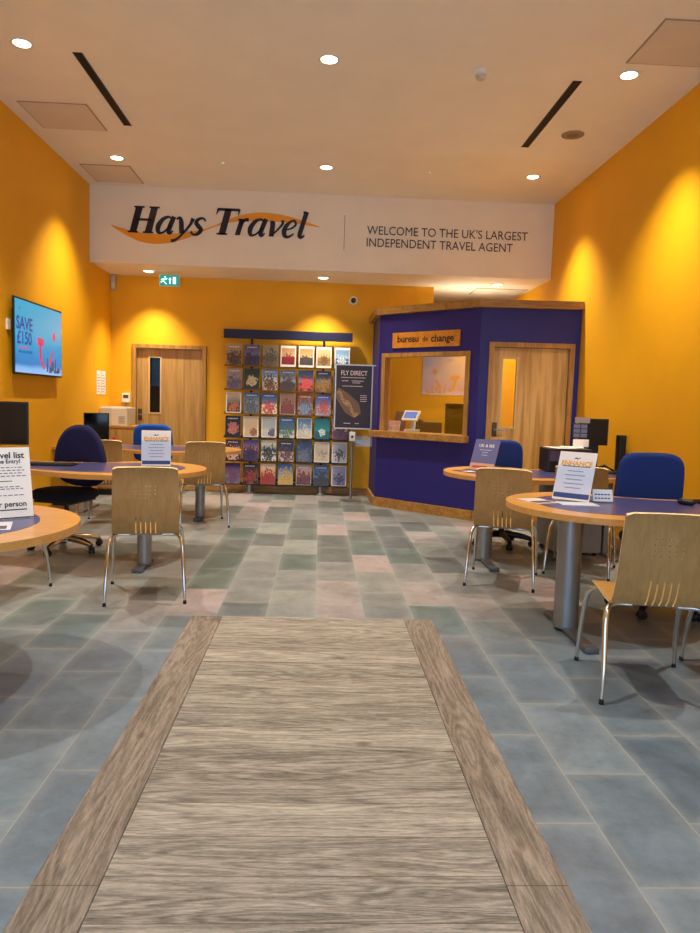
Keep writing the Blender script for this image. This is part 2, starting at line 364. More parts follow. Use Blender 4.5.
# back-left door
def door(name, x0, x1, y, ztop, hinge_right, vx, vz, pane_mat, parent_mat=None, M=Matrix.Identity(4), parent=None, fw=.055):
    """frame outer x0..x1; the leaf sits back inside the frame"""
    fr = MB(); fr.M = M
    fr.box(x0, y - .025, 0, x0 + fw, y + .09, ztop, bev=.004); fr.box(x1 - fw, y - .025, 0, x1, y + .09, ztop, bev=.004)
    fr.box(x0 + fw, y - .025, ztop - fw, x1 - fw, y + .09, ztop, bev=.004)
    fr.box(x0 + fw, y + .055, 0.0, x0 + fw + .015, y + .07, ztop - fw); fr.box(x1 - fw - .015, y + .055, 0, x1 - fw, y + .07, ztop - fw)
    lx0, lx1, ly0, ly1, lz1 = x0 + fw + .003, x1 - fw - .003, y + .03, y + .072, ztop - fw - .004
    lf = MB(); lf.M = M
    lf.box(lx0, ly0, .006, vx[0], ly1, lz1); lf.box(vx[1], ly0, .006, lx1, ly1, lz1)
    lf.box(vx[0], ly0, .006, vx[1], ly1, vz[0]); lf.box(vx[0], ly0, vz[1], vx[1], ly1, lz1)
    if parent is None:
        leaf = lf.build(name, M_OAKD); struct(leaf); f = fr.build('door_frame', M_OAK, leaf); P = leaf
    else:
        P = lf.build('door_leaf', wood('oak_veneer_lit', (184, 138, 72), (222, 178, 108), (26, 26, 1.8), 0.45, 1.5), parent); f = fr.build('door_frame', M_OAK, parent)  # booth leaf: oak veneer colour lightened to stand in for bright light on it
    bd = MB(); bd.M = M; e = .018
    bd.box(vx[0] - e, ly0 - .008, vz[0] - e, vx[0], ly0 + .01, vz[1] + e); bd.box(vx[1], ly0 - .008, vz[0] - e, vx[1] + e, ly0 + .01, vz[1] + e)
    bd.box(vx[0], ly0 - .008, vz[0] - e, vx[1], ly0 + .01, vz[0]); bd.box(vx[0], ly0 - .008, vz[1], vx[1], ly0 + .01, vz[1] + e)
    bd.build('glazing_bead', mat('pale_bead', (214, 186, 140), 0.45), P)
    g = MB(); g.M = M; g.box(vx[0], ly0 + .015, vz[0], vx[1], ly0 + .021, vz[1]).build('glass_pane', pane_mat, P)
    hx = lx0 + .045
    h = MB(); h.M = M; h.box(hx - .028, ly0 - .004, .97, hx + .028, ly0, 1.13, bev=.002); h.build('push_plate', mat('bronze_plate', (92, 76, 58), .4, .5), P)
    h = MB(); h.M = M; h.tube([(hx, ly0 - .004, 1.05), (hx, ly0 - .05, 1.05), (hx + .02, ly0 - .058, 1.05), (hx + .11, ly0 - .055, 1.05)], .009, 8)
    h.build('door_handle', M_STEEL, P, smooth=40)
    return P
door('door_1', -2.60, -1.585, YB, 2.02, True, (-2.365, -2.225), (1.085, 1.84), M_DARKGLASS)
d2 = bpy.data.objects['door_1']
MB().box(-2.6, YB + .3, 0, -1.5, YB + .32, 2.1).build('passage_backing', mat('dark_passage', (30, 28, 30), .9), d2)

# ceiling fittings -----------------------------------------------------------
def downlight():
    t = thing('downlight', '', 'ceiling light')
    MB().lathe([(.090, -.001), (.088, -.006), (.070, -.008), (.062, -.004), (.062, 0)], 28).build('trim_ring', M_WHITE, t, smooth=50)
    MB().lathe([(.0600, -.0045), (.0590, -.0055), (.0, -.0060)], 24).build('lens', M_LENS, t, smooth=50)
    return t
def spot(loc, power=1.0, tilt=0.0):
    d = bpy.data.lights.new('downlight_beam', 'SPOT'); d.energy = SPOT_W * power; d.color = WARM; d.spot_size = math.radians(92); d.spot_blend = 0.9; d.shadow_soft_size = .03
    o = bpy.data.objects.new('downlight_beam', d); C.objects.link(o); o.location = (loc[0], loc[1], loc[2] - .02)
    o.rotation_euler = (math.radians(tilt), 0, 0)
    return o
proto = downlight(); first = True
LG = 'recessed ceiling downlights'
rows = {5.6: 'front of the three visible rows', 8.07: 'row just in front of the bulkhead'}
for y in (0.65, 3.12, 5.6, 8.07):
    for x, side in ((-2.27, 'left'), (0.0, 'middle'), (2.30, 'right')):
        spot((x, y, ZC), 1.0 if y > 4 else (.8 if y > 2 else .35), 12.0 if (x > 2 and y == 5.6) else 0.0)
        if y < 4: continue
        t = proto if first else copy_tree(proto); first = False
        t.location = (x, y, ZC); t['group'] = LG
        where = {'left': 'near the left orange wall', 'middle': 'over the middle of the shop', 'right': 'near the right orange wall'}[side]
        t['label'] = 'recessed downlight %s, %s' % (where, 'farther row, close to the bulkhead' if y > 7 else 'nearer row, top of the photo')
for x, nm in ((-2.29, 'left by the green exit sign'), (0.0, 'middle, above the brochure rack'), (2.33, 'right, above the blue booth')):
    t = copy_tree(proto); t.location = (x, 9.6, ZL); t['group'] = LG; t['label'] = 'recessed downlight in the lower rear ceiling, ' + nm
    spot((x, 9.6, ZL), .55)
for (x0, y0, x1, y1, z, lb) in ((-2.75, 6.66, -2.14, 7.28, ZC, 'square ceiling hatch beside left wall, nearer of the two'), (-2.76, 8.33, -2.20, 8.97, ZC, 'square ceiling hatch in left corner against the bulkhead'),
                                (2.19, 4.80, 2.78, 5.41, ZC, 'square ceiling hatch at top right beside the right downlight'), (2.13, 9.92, 2.84, 10.5, ZL, 'ceiling hatch in the lower ceiling above the blue booth')):
    t = thing('ceiling_hatch', lb, 'ceiling hatch', ((x0 + x1) / 2, (y0 + y1) / 2, z)); hx, hy = (x1 - x0) / 2, (y1 - y0) / 2
    MB().box(-hx, -hy, -.006, hx, hy, 0).build('hatch_frame', mat('hatch_rim', (168, 148, 128), .6), t)
    MB().box(-hx + .012, -hy + .012, -.009, hx - .012, hy - .012, -.004, bev=.001, seg=1).build('hatch_panel', M_PANEL, t)
for (x, y0, y1, lb) in ((-1.9, 5.70, 7.12, 'long black ceiling air slot on the left'), (1.95, 5.74, 7.19, 'long black ceiling air slot on the right')):
    t = thing('air_slot', lb, 'air vent', (x, (y0 + y1) / 2, ZC)); h = (y1 - y0) / 2
    MB().box(-.032, -h, -.004, .032, h, 0).build('slot_opening', M_SLOT, t)
    b = MB(); b.box(-.036, -h, -.007, -.030, h, 0); b.box(.030, -h, -.007, .036, h, 0); b.build('slot_rim', mat('slot_rim', (60, 48, 42), .5), t)
t = thing('smoke_detector', 'small white smoke detector hanging from the ceiling, right of middle', 'smoke detector', (1.167, 5.66, ZC))
MB().lathe([(.055, 0), (.058, -.012), (.050, -.022), (.050, -.030), (.040, -.034)], 24).build('base', M_WHITE, t, smooth=40)
MB().lathe([(.036, -.034), (.036, -.055), (.026, -.066), (.0, -.068)], 20).build('sensor_head', M_BEIGE, t, smooth=40)
t = thing('ceiling_speaker', 'round grey ceiling speaker near the right wall', 'speaker', (2.30, 6.82, ZC))
MB().lathe([(.105, 0), (.103, -.008), (.094, -.010)], 30).build('rim', mat('grey_rim', (150, 134, 112), .6), t, smooth=40)
MB().lathe([(.092, -.009), (.0, -.0115)], 30).build('grille', mat('grey_grille', (122, 108, 88), .7, bump=.9, bscale=500), t, smooth=40)
for x, lb in ((-1.126, 'left'), (1.146, 'right')):
    t = thing('emergency_lamp', 'tiny round emergency light in the ceiling, %s of the middle downlight' % lb, 'emergency light', (x, 8.06, ZC))
    MB().lathe([(.022, 0), (.022, -.005), (.012, -.008)], 16).build('housing', M_WHITE, t, smooth=40)
    MB().lathe([(.008, -.008), (.006, -.012), (0, -.013)], 12).build('indicator', mat('green_led', (150, 255, 190), .4, emit=2.5), t, smooth=40)

# exit sign -----------------------------------------------------------------
t = thing('exit_sign', 'green illuminated running-man emergency exit sign below the rear ceiling', 'exit sign', (-2.02, 9.62, 2.755))
MB().box(-.13, -.012, 0, .13, .03, .15, bev=.004).build('housing', M_WHITE, t)
s_ = MB().box(-.124, -.015, .006, .124, -.011, .144).build('sign_face', mat('exit_green', (12, 132, 122), .3, emit=.9), t)
ME = mat('exit_white', (210, 240, 255), .3, emit=1.1)
b = MB(); b.box(.045, -.017, .03, .085, -.0145, .12); b.build('door_symbol', ME, s_)
b = MB(); FM = frameM((0, -.0165, 0), (1, 0, 0))
b.prism([(0, .03), (.016, .03), (.016, .085), (.028, .085), (.008, .115), (-.012, .085), (0, .085)], -.001, .001, M=FM); b.build('arrow_symbol', ME, s_)
b = MB()
for a_ in ([(-.062, .10), (-.075, .07), (-.06, .045), (-.035, .025)], [(-.075, .07), (-.10, .05), (-.115, .05)], [(-.066, .095), (-.04, .085), (-.03, .105)], [(-.066, .092), (-.095, .09), (-.105, .072)]):
    for p, q in zip(a_, a_[1:]):
        d = (Vector(q) - Vector(p)); n = Vector((-d.y, d.x)).normalized() * .0055
        b.prism([(p[0] + n.x, p[1] + n.y), (p[0] - n.x, p[1] - n.y), (q[0] - n.x, q[1] - n.y), (q[0] + n.x, q[1] + n.y)], -.001, .001, M=FM)
b.prism([(-.055 + .010 * math.cos(k * PI / 5), .118 + .010 * math.sin(k * PI / 5)) for k in range(10)], -.001, .001, M=FM)
b.build('running_man_symbol', ME, s_)

t = thing('motion_sensor', 'small beige alarm sensor in the upper left rear corner', 'sensor', (-2.845, 9.985, 2.73))
MB().box(-.035, -.05, 0, .03, .012, .19, bev=.008).build('housing', M_BEIGE, t, smooth=40)
MB().box(-.022, -.056, .03, .016, -.046, .10, bev=.004).build('lens_window', mat('sensor_lens', (232, 222, 196), .3), t, smooth=40)
t = thing('dome_camera', 'small white and black dome security camera on the back wall', 'security camera', (.425, YB, 2.71))
RX = Matrix.Rotation(PI / 2, 4, 'X')
MB().lathe([(.058, 0), (.058, .025), (.045, .04)], 24, M=RX).build('mount', M_WHITE, t, smooth=40)
MB().lathe([(.036, .038), (.034, .055), (.02, .07), (0, .074)], 20, M=RX).build('dome', M_GLOSSBLK, t, smooth=60)

# ------------------------------------------------------------------ bulkhead lettering
def stroke2(b, pts, ws, sub=8, M=None, z0=-.004, z1=.004, nib=None):
    P = [Vector(p) for p in pts]; out = []; wo = []
    if len(P) == 2: out, wo = P, list(ws)
    else:
        for i in range(len(P) - 1):
            p0 = P[max(i - 1, 0)]; p1 = P[i]; p2 = P[i + 1]; p3 = P[min(i + 2, len(P) - 1)]
            for k in range(sub):
                t = k / sub
                out.append(.5 * ((2 * p1) + (p2 - p0) * t + (2 * p0 - 5 * p1 + 4 * p2 - p3) * t * t + (-p0 + 3 * p1 - 3 * p2 + p3) * t ** 3)); wo.append(ws[i] * (1 - t) + ws[i + 1] * t)
        out.append(P[-1]); wo.append(ws[-1])
    A, B = [], []
    for i, p in enumerate(out):
        d = (out[min(i + 1, len(out) - 1)] - out[max(i - 1, 0)]).normalized(); n = Vector((-d.y, d.x)) if nib is None else Vector(nib)
        A.append(p + n * wo[i] / 2); B.append(p - n * wo[i] / 2)
    n = len(A); v = [(p.x, p.y, z) for z in (z0, z1) for p in A + B]; f = []
    for i in range(n - 1):
        f += [(i, i + 1, n + i + 1, n + i), (2 * n + i, 3 * n + i, 3 * n + i + 1, 2 * n + i + 1), (i, 2 * n + i, 2 * n + i + 1, i + 1), (n + i, n + i + 1, 3 * n + i + 1, 3 * n + i)]
    f += [(0, n, 3 * n, 2 * n), (n - 1, 3 * n - 1, 4 * n - 1, 2 * n - 1)]
    b.add(v, f, M)
H1 = (1, 0)
GL = {
 'H': (.98, [([(.22, 0), (.22, 1)], [.20, .20], H1), ([(.76, 0), (.76, 1)], [.20, .20], H1), ([(.2, .5), (.8, .5)], [.07, .07], None),
            ([(.04, .02), (.40, .02)], [.05, .05], None), ([(.04, .98), (.40, .98)], [.05, .05], None), ([(.58, .02), (.94, .02)], [.05, .05], None), ([(.58, .98), (.94, .98)], [.05, .05], None)]),
 'a': (.64, [([(.50, .56), (.36, .64), (.18, .54), (.08, .28), (.13, .06), (.26, .02), (.40, .14), (.50, .36)], [.05, .07, .12, .16, .13, .06, .05, .05], None),
            ([(.55, .66), (.50, .30), (.49, .08), (.56, .02), (.64, .12)], [.14, .15, .14, .09, .03], None)]),
 'y': (.62, [([(.02, .56), (.12, .63), (.20, .50), (.28, .22), (.33, .02)], [.04, .08, .14, .16, .14], None),
            ([(.60, .62), (.56, .40), (.42, .10), (.28, -.12), (.14, -.25), (.02, -.26)], [.14, .08, .06, .07, .10, .10], None)]),
 's': (.50, [([(.44, .54), (.34, .64), (.18, .60), (.13, .46), (.24, .33), (.36, .20), (.30, .05), (.14, 0), (.02, .12)], [.06, .06, .09, .13, .15, .14, .10, .06, .08], None)]),
 'T': (.84, [([(.44, 0), (.44, 1)], [.20, .20], H1), ([(.06, .96), (.84, .96)], [.08, .08], None), ([(.25, .02), (.63, .02)], [.05, .05], None),
            ([(.08, .98), (.06, .76)], [.07, .02], H1), ([(.83, .98), (.85, .76)], [.07, .02], H1)]),
 'r': (.48, [([(.16, 0), (.18, .62)], [.15, .15], H1), ([(.04, .60), (.20, .60)], [.05, .05], None), ([(.18, .36), (.28, .58), (.42, .60)], [.04, .09, .12], None)]),
 'v': (.60, [([(.06, .60), (.18, .54), (.26, .0)], [.08, .15, .15], H1), ([(.24, .02), (.42, .26), (.54, .50), (.50, .64)], [.05, .06, .08, .11], None)]),
 'e': (.52, [([(.10, .28), (.30, .34), (.42, .48), (.36, .62), (.24, .62), (.10, .44), (.07, .22), (.14, .05), (.28, .01), (.44, .14)], [.04, .05, .07, .08, .06, .13, .16, .14, .08, .04], None)]),
 'l': (.34, [([(.17, 1), (.14, .30), (.15, .06), (.24, .02), (.32, .10)], [.15, .15, .14, .09, .03], None), ([(.05, .98), (.18, .98)], [.05, .05], None)]),
}
sg = thing('shop_name_sign', 'dark bold italic shop name lettering with an orange swoosh on the cream bulkhead', 'sign', (-2.42, YK, 3.31))
GM = frameM((0, -.006, 0), (1, 0, 0))
def word(s, x, base, cap, xs, tilt=0.0):
    b = MB()
    for ch in s:
        adv, st = GL[ch]
        for pts, ws, nib in st:
            P = [((px + .24 * py), py) for px, py in pts]
            P = [(x + p[0] * cap * xs, base + p[1] * cap + tilt * (x + p[0] * cap * xs)) for p in P]
            stroke2(b, P, [w_ * cap * (xs if nib else 1) * 1.20 for w_ in ws], M=GM, nib=nib, z0=-.003, z1=.006)
        x += adv * cap * xs
    return b, x
b, xe = word('Hays', -.02, .005, .315, 1.09); b.build('shop_name_lettering', M_LOGO_DARK, sg)
b, xe = word('Travel', .995, .022, .315, 1.09); b.build('shop_name_lettering', M_LOGO_DARK, sg)
SW = [(-2.631, 3.392), (-2.461, 3.318), (-2.277, 3.262), (-2.094, 3.245), (-1.886, 3.262), (-1.665, 3.318), (-1.506, 3.372), (-1.359, 3.432), (-1.2, 3.496), (-0.991, 3.548), (-0.782, 3.565), (-0.558, 3.558), (-0.309, 3.524), (-0.059, 3.470)]
SWW = [.004, .06, .105, .12, .10, .06, .022, .012, .035, .08, .105, .09, .05, .004]
b = MB(); stroke2(b, [(p[0] + 2.42, p[1] - 3.31) for p in SW], SWW, M=GM, z0=-.005, z1=.002); b.build('swoosh', M_LOGO_ORANGE, sg)
wt = thing('welcome_lettering', 'thin grey capital welcome lettering in two lines on the cream bulkhead', 'sign', (.53, YK, 3.37))
Mx = lambda x, z: frameM((x, -.003, z), (1, 0, 0))
t1 = text("WELCOME TO THE UK'S LARGEST", .150, M_SIGNTXT, wt, Mx(0, .085), align='LEFT', ext=.002, sx=1.0)
t2 = text("INDEPENDENT TRAVEL AGENT", .150, M_SIGNTXT, wt, Mx(0, -.065), align='LEFT', ext=.002, sx=1.0)
for o, wd in ((t1, 2.035), (t2, 1.85)):
    mx_ = max(v.co.x for v in o.data.vertices); mn = min(v.co.x for v in o.data.vertices)
    for v in o.data.vertices: v.co.x = (v.co.x - mn) * wd / (mx_ - mn)
dv = MB().box(.245, YK - .004, 3.205, .25, YK, 3.63).build('divider_line', M_SIGNTXT); tag(dv, 'thin vertical grey line between shop name and welcome lettering', 'divider line')

# ------------------------------------------------------------------ wall TV
tv = thing('wall_television', 'flat television on the left orange wall showing SAVE £150 on blue', 'television', (-W, 7.37, 1.475))
MB().box(.036, -.61, 0.0, .055, .60, .715, bev=.003).build('housing', M_BLACK, tv); MB().box(.0, -.35, .15, .036, .35, .55, bev=.003).build('back_cover', M_BLACK, tv)
MB().box(.0, -.66, .40, .02, -.60, .50, bev=.003).build('bracket_end', M_WHITE, tv)
def emis(name, rgb, s=1.0, top=None, vert=True):
    if name in MATS: return MATS[name]
    m = bpy.data.materials.new(name); m.use_nodes = True; nt = m.node_tree; b = nt.nodes['Principled BSDF']; b.inputs['Base Color'].default_value = (0.01, 0.01, 0.01, 1); b.inputs['Roughness'].default_value = .25
    b.inputs['Emission Strength'].default_value = s
    if top:
        tc = nt.nodes.new('ShaderNodeTexCoord'); sp = nt.nodes.new('ShaderNodeSeparateXYZ'); nt.links.new(tc.outputs['Generated'], sp.inputs[0])
        cr = nt.nodes.new('ShaderNodeValToRGB'); el = cr.color_ramp.elements; el[0].color = lin(rgb) + (1,); el[1].color = lin(top[-1][1]) + (1,); el[1].position = top[-1][0]
        for p, c in top[:-1]: e = el.new(p); e.color = lin(c) + (1,)
        no = nt.nodes.new('ShaderNodeTexNoise'); no.inputs['Scale'].default_value = 3.0; nt.links.new(tc.outputs['Generated'], no.inputs[0])
        ad = nt.nodes.new('ShaderNodeMath'); ad.operation = 'MULTIPLY_ADD'; nt.links.new(no.outputs[0], ad.inputs[0]); ad.inputs[1].default_value = .06; nt.links.new(sp.outputs[2], ad.inputs[2])
        nt.links.new(ad.outputs[0], cr.inputs[0]); nt.links.new(cr.outputs[0], b.inputs['Emission Color'])
    else: b.inputs['Emission Color'].default_value = lin(rgb) + (1,)
    MATS[name] = m; return m
scr = MB().box(.055, -.595, .018, .058, .583, .697).build('screen', emis('tv_picture', (160, 196, 236), .9, [(.10, (120, 180, 236)), (.16, (16, 124, 198)), (.5, (20, 160, 208)), (1.0, (44, 164, 206))]), tv)
TM = frameM((.059, 0, 0), (0, 1, 0))          # drawing plane: u = along +y, v = up
def TX(u, v): return frameM((.0595, u, v), (0, 1, 0))
E_NAVY = emis('tv_navy', (24, 44, 140), 1.0); E_RED = emis('tv_red', (206, 62, 104), .9); E_DARK = emis('tv_dark', (54, 74, 120), .9)
text('SAVE', .17, E_NAVY, scr, TX(-.385, .475), bold=.003, sx=1.0, ext=.0004); text('£150', .17, E_NAVY, scr, TX(-.39, .34), bold=.003, ext=.0004)
text('on all holidays', .045, E_RED, scr, TX(-.41, .255), ext=.0004, name='small_lettering', sx=.9); text('with code SAVE150', .04, E_NAVY, scr, TX(-.37, .215), ext=.0004, name='small_lettering', sx=1.0)
b = MB(); zz = dict(z0=-.0006, z1=.0008)
stroke2(b, [(-.085, .345), (.085, .335)], [.075, .075], M=TM, **zz)
stroke2(b, [(0, .34), (-.005, .25), (.03, .14), (.10, .075)], [.045, .06, .055, .03], M=TM, **zz)
stroke2(b, [(.33, .28), (.29, .20), (.25, .12)], [.02, .05, .05], M=TM, **zz)
b.prism([(.365 + .042 * math.cos(k * PI / 8), .42 + .048 * math.sin(k * PI / 8)) for k in range(16)], -.0006, .0008, M=TM)
b.build('red_emblem', E_RED, scr)
b = MB()
for u0, v0, u1, v1 in ((.16, .05, .20, .19), (.22, .04, .30, .10), (.28, .06, .36, .16), (.38, .06, .42, .19), (.44, .05, .53, .10), (.35, .04, .5, .07)):
    b.prism([(u0, v0), (u1, v0), (u1 - .01, v1), (u0 + .015, v1)], -.0004, .0006, M=TM)
b.build('figures_on_beach', E_DARK, scr)
text('x', .05, E_NAVY, scr, TX(-.5, .62), ext=.0004, name='small_mark')
for k, (yy, lb) in enumerate(((9.36, 'left'), (9.56, 'right'))):
    n = MB().box(-W, yy, 1.31, -W + .006, yy + .17, 1.62).build('wall_notice', M_PAPER); tag(n, 'white A4 notice pinned to the left wall near the corner, %s one of two' % lb, 'notice')
    b = MB()
    for q in range(7): b.box(-W + .006, yy + .02, 1.34 + q * .036, -W + .007, yy + .10 + .05 * ((q * 7) % 3) / 2, 1.352 + q * .036)
    b.build('printed_lines', mat('faint_print', (170, 160, 176), .6), n)
t = thing('thermostat', 'small white thermostat box on the back wall beside the oak door', 'thermostat', (-2.68, YB, 1.21))
MB().box(-.055, -.03, 0, .055, 0, .13, bev=.006).build('housing', M_WHITE, t); MB().box(-.035, -.033, .06, .035, -.029, .105).build('display', mat('lcd', (70, 74, 60), .3), t)
MB().tube([(0, -.012, 0), (0, -.012, -.3)], .012, 8).build('cable_trunking', M_GREYM, t)

# ------------------------------------------------------------------ bureau de change booth
K = [Vector((.72, 9.99)), Vector((.73, 9.02)), Vector((1.775, 7.985)), Vector((2.885, 7.90))]
ks = thing('exchange_booth', 'dark blue bureau de change booth with oak trim, window and door at rear right', 'booth', (1.775, 7.985, 0)); ks_loc = Vector((1.775, 7.985, 0))
def off_poly(P, d0, d1):
    """band between the polyline offset d0 and d1 to its outside (left of the travel direction is inside)"""
    def off(d):
        out = []
        for i, p in enumerate(P):
            ns = []
            if i > 0: t_ = (P[i] - P[i - 1]).normalized(); ns.append(Vector((-t_.y, t_.x)))
            if i < len(P) - 1: t_ = (P[i + 1] - P[i]).normalized(); ns.append(Vector((-t_.y, t_.x)))
            n = sum(ns, Vector((0, 0))).normalized(); n = n / max(.3, n.dot(ns[0])); out.append(p - n * d)
        return out
    a, b_ = off(d0), off(d1)
    return a, b_
def band(b, P, d0, d1, z0, z1, bev=0):
    a, c = off_poly(P, d0, d1)
    for i in range(len(P) - 1):
        b.prism([tuple(a[i]), tuple(a[i + 1]), tuple(c[i + 1]), tuple(c[i])], z0, z1, bev=bev)
KM = Matrix.Translation(-ks_loc)
b = MB(); b.M = KM; band(b, K[:2], -.08, 0, .0, 2.40)                        # left return
F0, F1 = K[1], K[2]; FL = (F1 - F0).length; fd = (F1 - F0).normalized()
FMx = Matrix.Translation(Vector((F0.x, F0.y, 0)) - ks_loc) @ Matrix(((fd.x, -fd.y, 0), (fd.y, fd.x, 0), (0, 0, 1))).to_4x4()   # local x along the front, local y = inside
wx0, wx1, wz0, wz1 = .065, 1.35, .96, 1.93
b.M = FMx
b.box(0, 0, 0, FL, .08, wz0); b.box(0, 0, wz1, FL, .08, 2.40); b.box(0, 0, wz0, wx0, .08, wz1); b.box(wx1, 0, wz0, FL, .08, wz1)
G0, G1 = K[2], K[3]; gd = (G1 - G0).normalized(); GL_ = (G1 - G0).length
GMx = Matrix.Translation(Vector((G0.x, G0.y, 0)) - ks_loc) @ Matrix(((gd.x, -gd.y, 0), (gd.y, gd.x, 0), (0, 0, 1))).to_4x4()
b.M = GMx
dx0, dx1 = .105, 1.055
b.box(0, 0, 0, dx0, .08, 2.40); b.box(dx1, 0, 0, GL_, .08, 2.40); b.box(dx0, 0, 2.03, dx1, .08, 2.40)
b.build('blue_panelling', M_NAVY, ks)
b = MB(); b.M = KM; band(b, K, -.10, .065, 2.405, 2.49); b.build('cornice', M_OAKH, ks)
b = MB(); b.M = KM; b.box(.81, 9.95, 0, 2.885, 9.99, 2.40); b.build('rear_partition', M_ORANGE, ks)
b = MB(); b.M = KM; band(b, K[:3], .0, .028, 0.0, .115); b.build('plinth', M_OAKH, ks)
b = MB(); b.M = GMx; b.box(-.008, -.028, 0, dx0, 0, .115); b.build('plinth', M_OAKH, ks)
b = MB(); b.M = GMx; b.box(dx1, -.028, 0, GL_, 0, .115); b.build('plinth', M_OAKH, ks)
b = MB(); b.M = FMx; e = .05
b.box(wx0 - .005, -.02, wz0, wx0 + e, .10, wz1); b.box(wx1 - e, -.02, wz0, wx1 + .005, .10, wz1); b.box(wx0 + e, -.02, wz1 - e, wx1 - e, .10, wz1)
b.build('window_frame', M_OAK, ks)
b = MB(); b.M = FMx; b.box(-.06, -.10, .885, wx1 + .03, .26, .965, bev=.006); b.build('window_sill', M_OAKH, ks)
b = MB(); b.M = FMx; b.box(wx0 + e, .03, .966, wx1 - e, .036, wz1 - e); b.build('window_glass', glass('booth_glass', (.94, .95, .96), 2.6), ks)
b = MB(); b.M = FMx; b.box(.225, -.022, 1.99, 1.21, 0, 2.175, bev=.002); sn = b.build('name_board', M_OAKH if False else wood('amber_oak', (190, 118, 30), (224, 150, 52), (4, 60, 60), .45), ks)
b_ = FMx @ frameM((.675, -.0235, 2.088), (1, 0, 0))
text('bureau', .118, M_LOGO_DARK, sn, FMx @ frameM((.465, -.0235, 2.092), (1, 0, 0)), ext=.001, bold=.002); text('de', .092, M_LOGO_DARK, sn, FMx @ frameM((.725, -.0235, 2.085), (1, 0, 0)), ext=.001); text('change', .118, M_LOGO_DARK, sn, FMx @ frameM((.97, -.0235, 2.085), (1, 0, 0)), ext=.001, bold=.002)
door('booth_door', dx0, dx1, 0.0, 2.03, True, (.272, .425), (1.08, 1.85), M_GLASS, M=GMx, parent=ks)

ul = thing('added_fill_light', 'added unseen fill light on top of the booth rear partition', 'added fill light', (2.1, 9.97, 2.40))  # added for fill: out-of-view fixture that brightens the ceiling behind the booth
MB().box(-.45, -.03, 0, .45, .03, .03, bev=.004).build('housing', M_WHITE, ul); MB().box(-.43, -.02, .03, .43, .02, .034).build('diffuser', M_LENS, ul)
ud = bpy.data.lights.new('added_fill_glow', 'AREA'); ud.shape = 'RECTANGLE'; ud.size = .86; ud.size_y = .04; ud.energy = 5; ud.color = WARM
uo = bpy.data.objects.new('added_fill_glow', ud); C.objects.link(uo); uo.location = (2.1, 9.97, 2.44); uo.rotation_euler = (PI, 0, 0)

# things on the booth counter
FW = lambda x, y, z: ks_loc + (FMx @ Vector((x, y, z)))
fang = math.atan2(fd.y, fd.x)
t = thing('card_terminal', 'white payment terminal with a blue screen on the booth window counter', 'card terminal', FW(.42, .12, .965), fang + .15)
MB().prism([(-.07, 0), (.07, 0), (.07, .16), (-.07, .16)], 0, .03, bev=.004).build('base', M_WHITE, t)
b = MB(); b.tube([(0, .1, .02), (0, .12, .12), (0, .08, .19)], [.035, .03, .03], 10); b.build('stand', M_WHITE, t, smooth=50)
TT = Matrix.Translation((0, .045, .20)) @ Matrix.Rotation(math.radians(-38), 4, 'X')
h = MB().box(-.11, -.012, -.075, .11, .012, .075, bev=.006, M=TT).build('head', M_WHITE, t)
MB().box(-.085, -.0135, -.05, .085, -.0125, .05, M=TT).build('screen', emis('terminal_screen', (96, 140, 214), .9), h)
MB().lathe([(.04, 0), (.04, .01), (.02, .03), (0, .03)], 20, M=Matrix.Translation((.10, .12, .12)) @ Matrix.Rotation(PI / 2, 4, 'X')).build('webcam_knob', M_BLACK, t, smooth=40)
for k, (x, z, mt, lb) in enumerate(((.195, 0, 'cream', 'cream four-panel leaflet standing in the booth window, left end'), (.21, .12, 'violet', 'dark patterned leaflet standing behind the cream leaflet in booth window'))):
    t = thing('standing_leaflet', lb, 'leaflet', FW(x, .10 + .09 * k, .966), fang + .1)
    MM = Matrix.Rotation(math.radians(-12), 4, 'X')
    s = MB().box(-.085, -.003, 0, .085, .003, .13 + z, M=MM).build('card', mat('leaf_' + mt, (228, 210, 196) if k == 0 else (88, 62, 84), .5), t)
    if k == 0:
        b = MB()
        for i in range(2):
            for j in range(2): b.box(-.075 + i * .078, -.0045, .01 + j * .06, -.003 + i * .078, -.0028, .062 + j * .06, M=MM)
        b.build('photo_blocks', mat('leaf_pink', (210, 160, 150), .5), t)
# inside: counter, dark monitor, printer
t = thing('booth_counter', 'wooden staff counter inside the booth behind the window', 'counter', FW(.66, .56, 0), fang)
MB().box(-.58, -.28, .72, .62, .28, .75, bev=.003).build('worktop', M_OAKH, t); MB().box(-.56, -.26, 0, -.52, .26, .72).build('end_panel', M_OAK, t); MB().box(.56, -.26, 0, .60, .26, .72).build('end_panel', M_OAK, t)
t = thing('monitor', 'large black monitor seen inside the booth window, under the reflected picture', 'monitor', FW(.87, .55, .751), fang + .1)
MB().box(-.19, -.02, .12, .19, .02, .58, bev=.006).build('screen_housing', M_BLACK, t); MB().box(-.17, -.0225, .14, .17, -.0195, .56).build('screen', M_GLOSSBLK, t)
MB().box(-.03, -.01, .01, .03, .03, .14).build('stand', M_BLACK, t); MB().box(-.12, -.08, 0, .12, .08, .012, bev=.004).build('base', M_BLACK, t)
t = thing('cash_machine', 'low dark counter device behind the booth glass, right of the payment terminal', 'printer', FW(.50, .42, .751), fang)
MB().box(-.13, -.12, 0, .13, .12, .34, bev=.015).build('housing', mat('charcoal_plastic', (34, 30, 28), .5), t); MB().box(-.10, -.123, .22, .10, -.119, .30).build('paper_slot', M_BLACK, t)

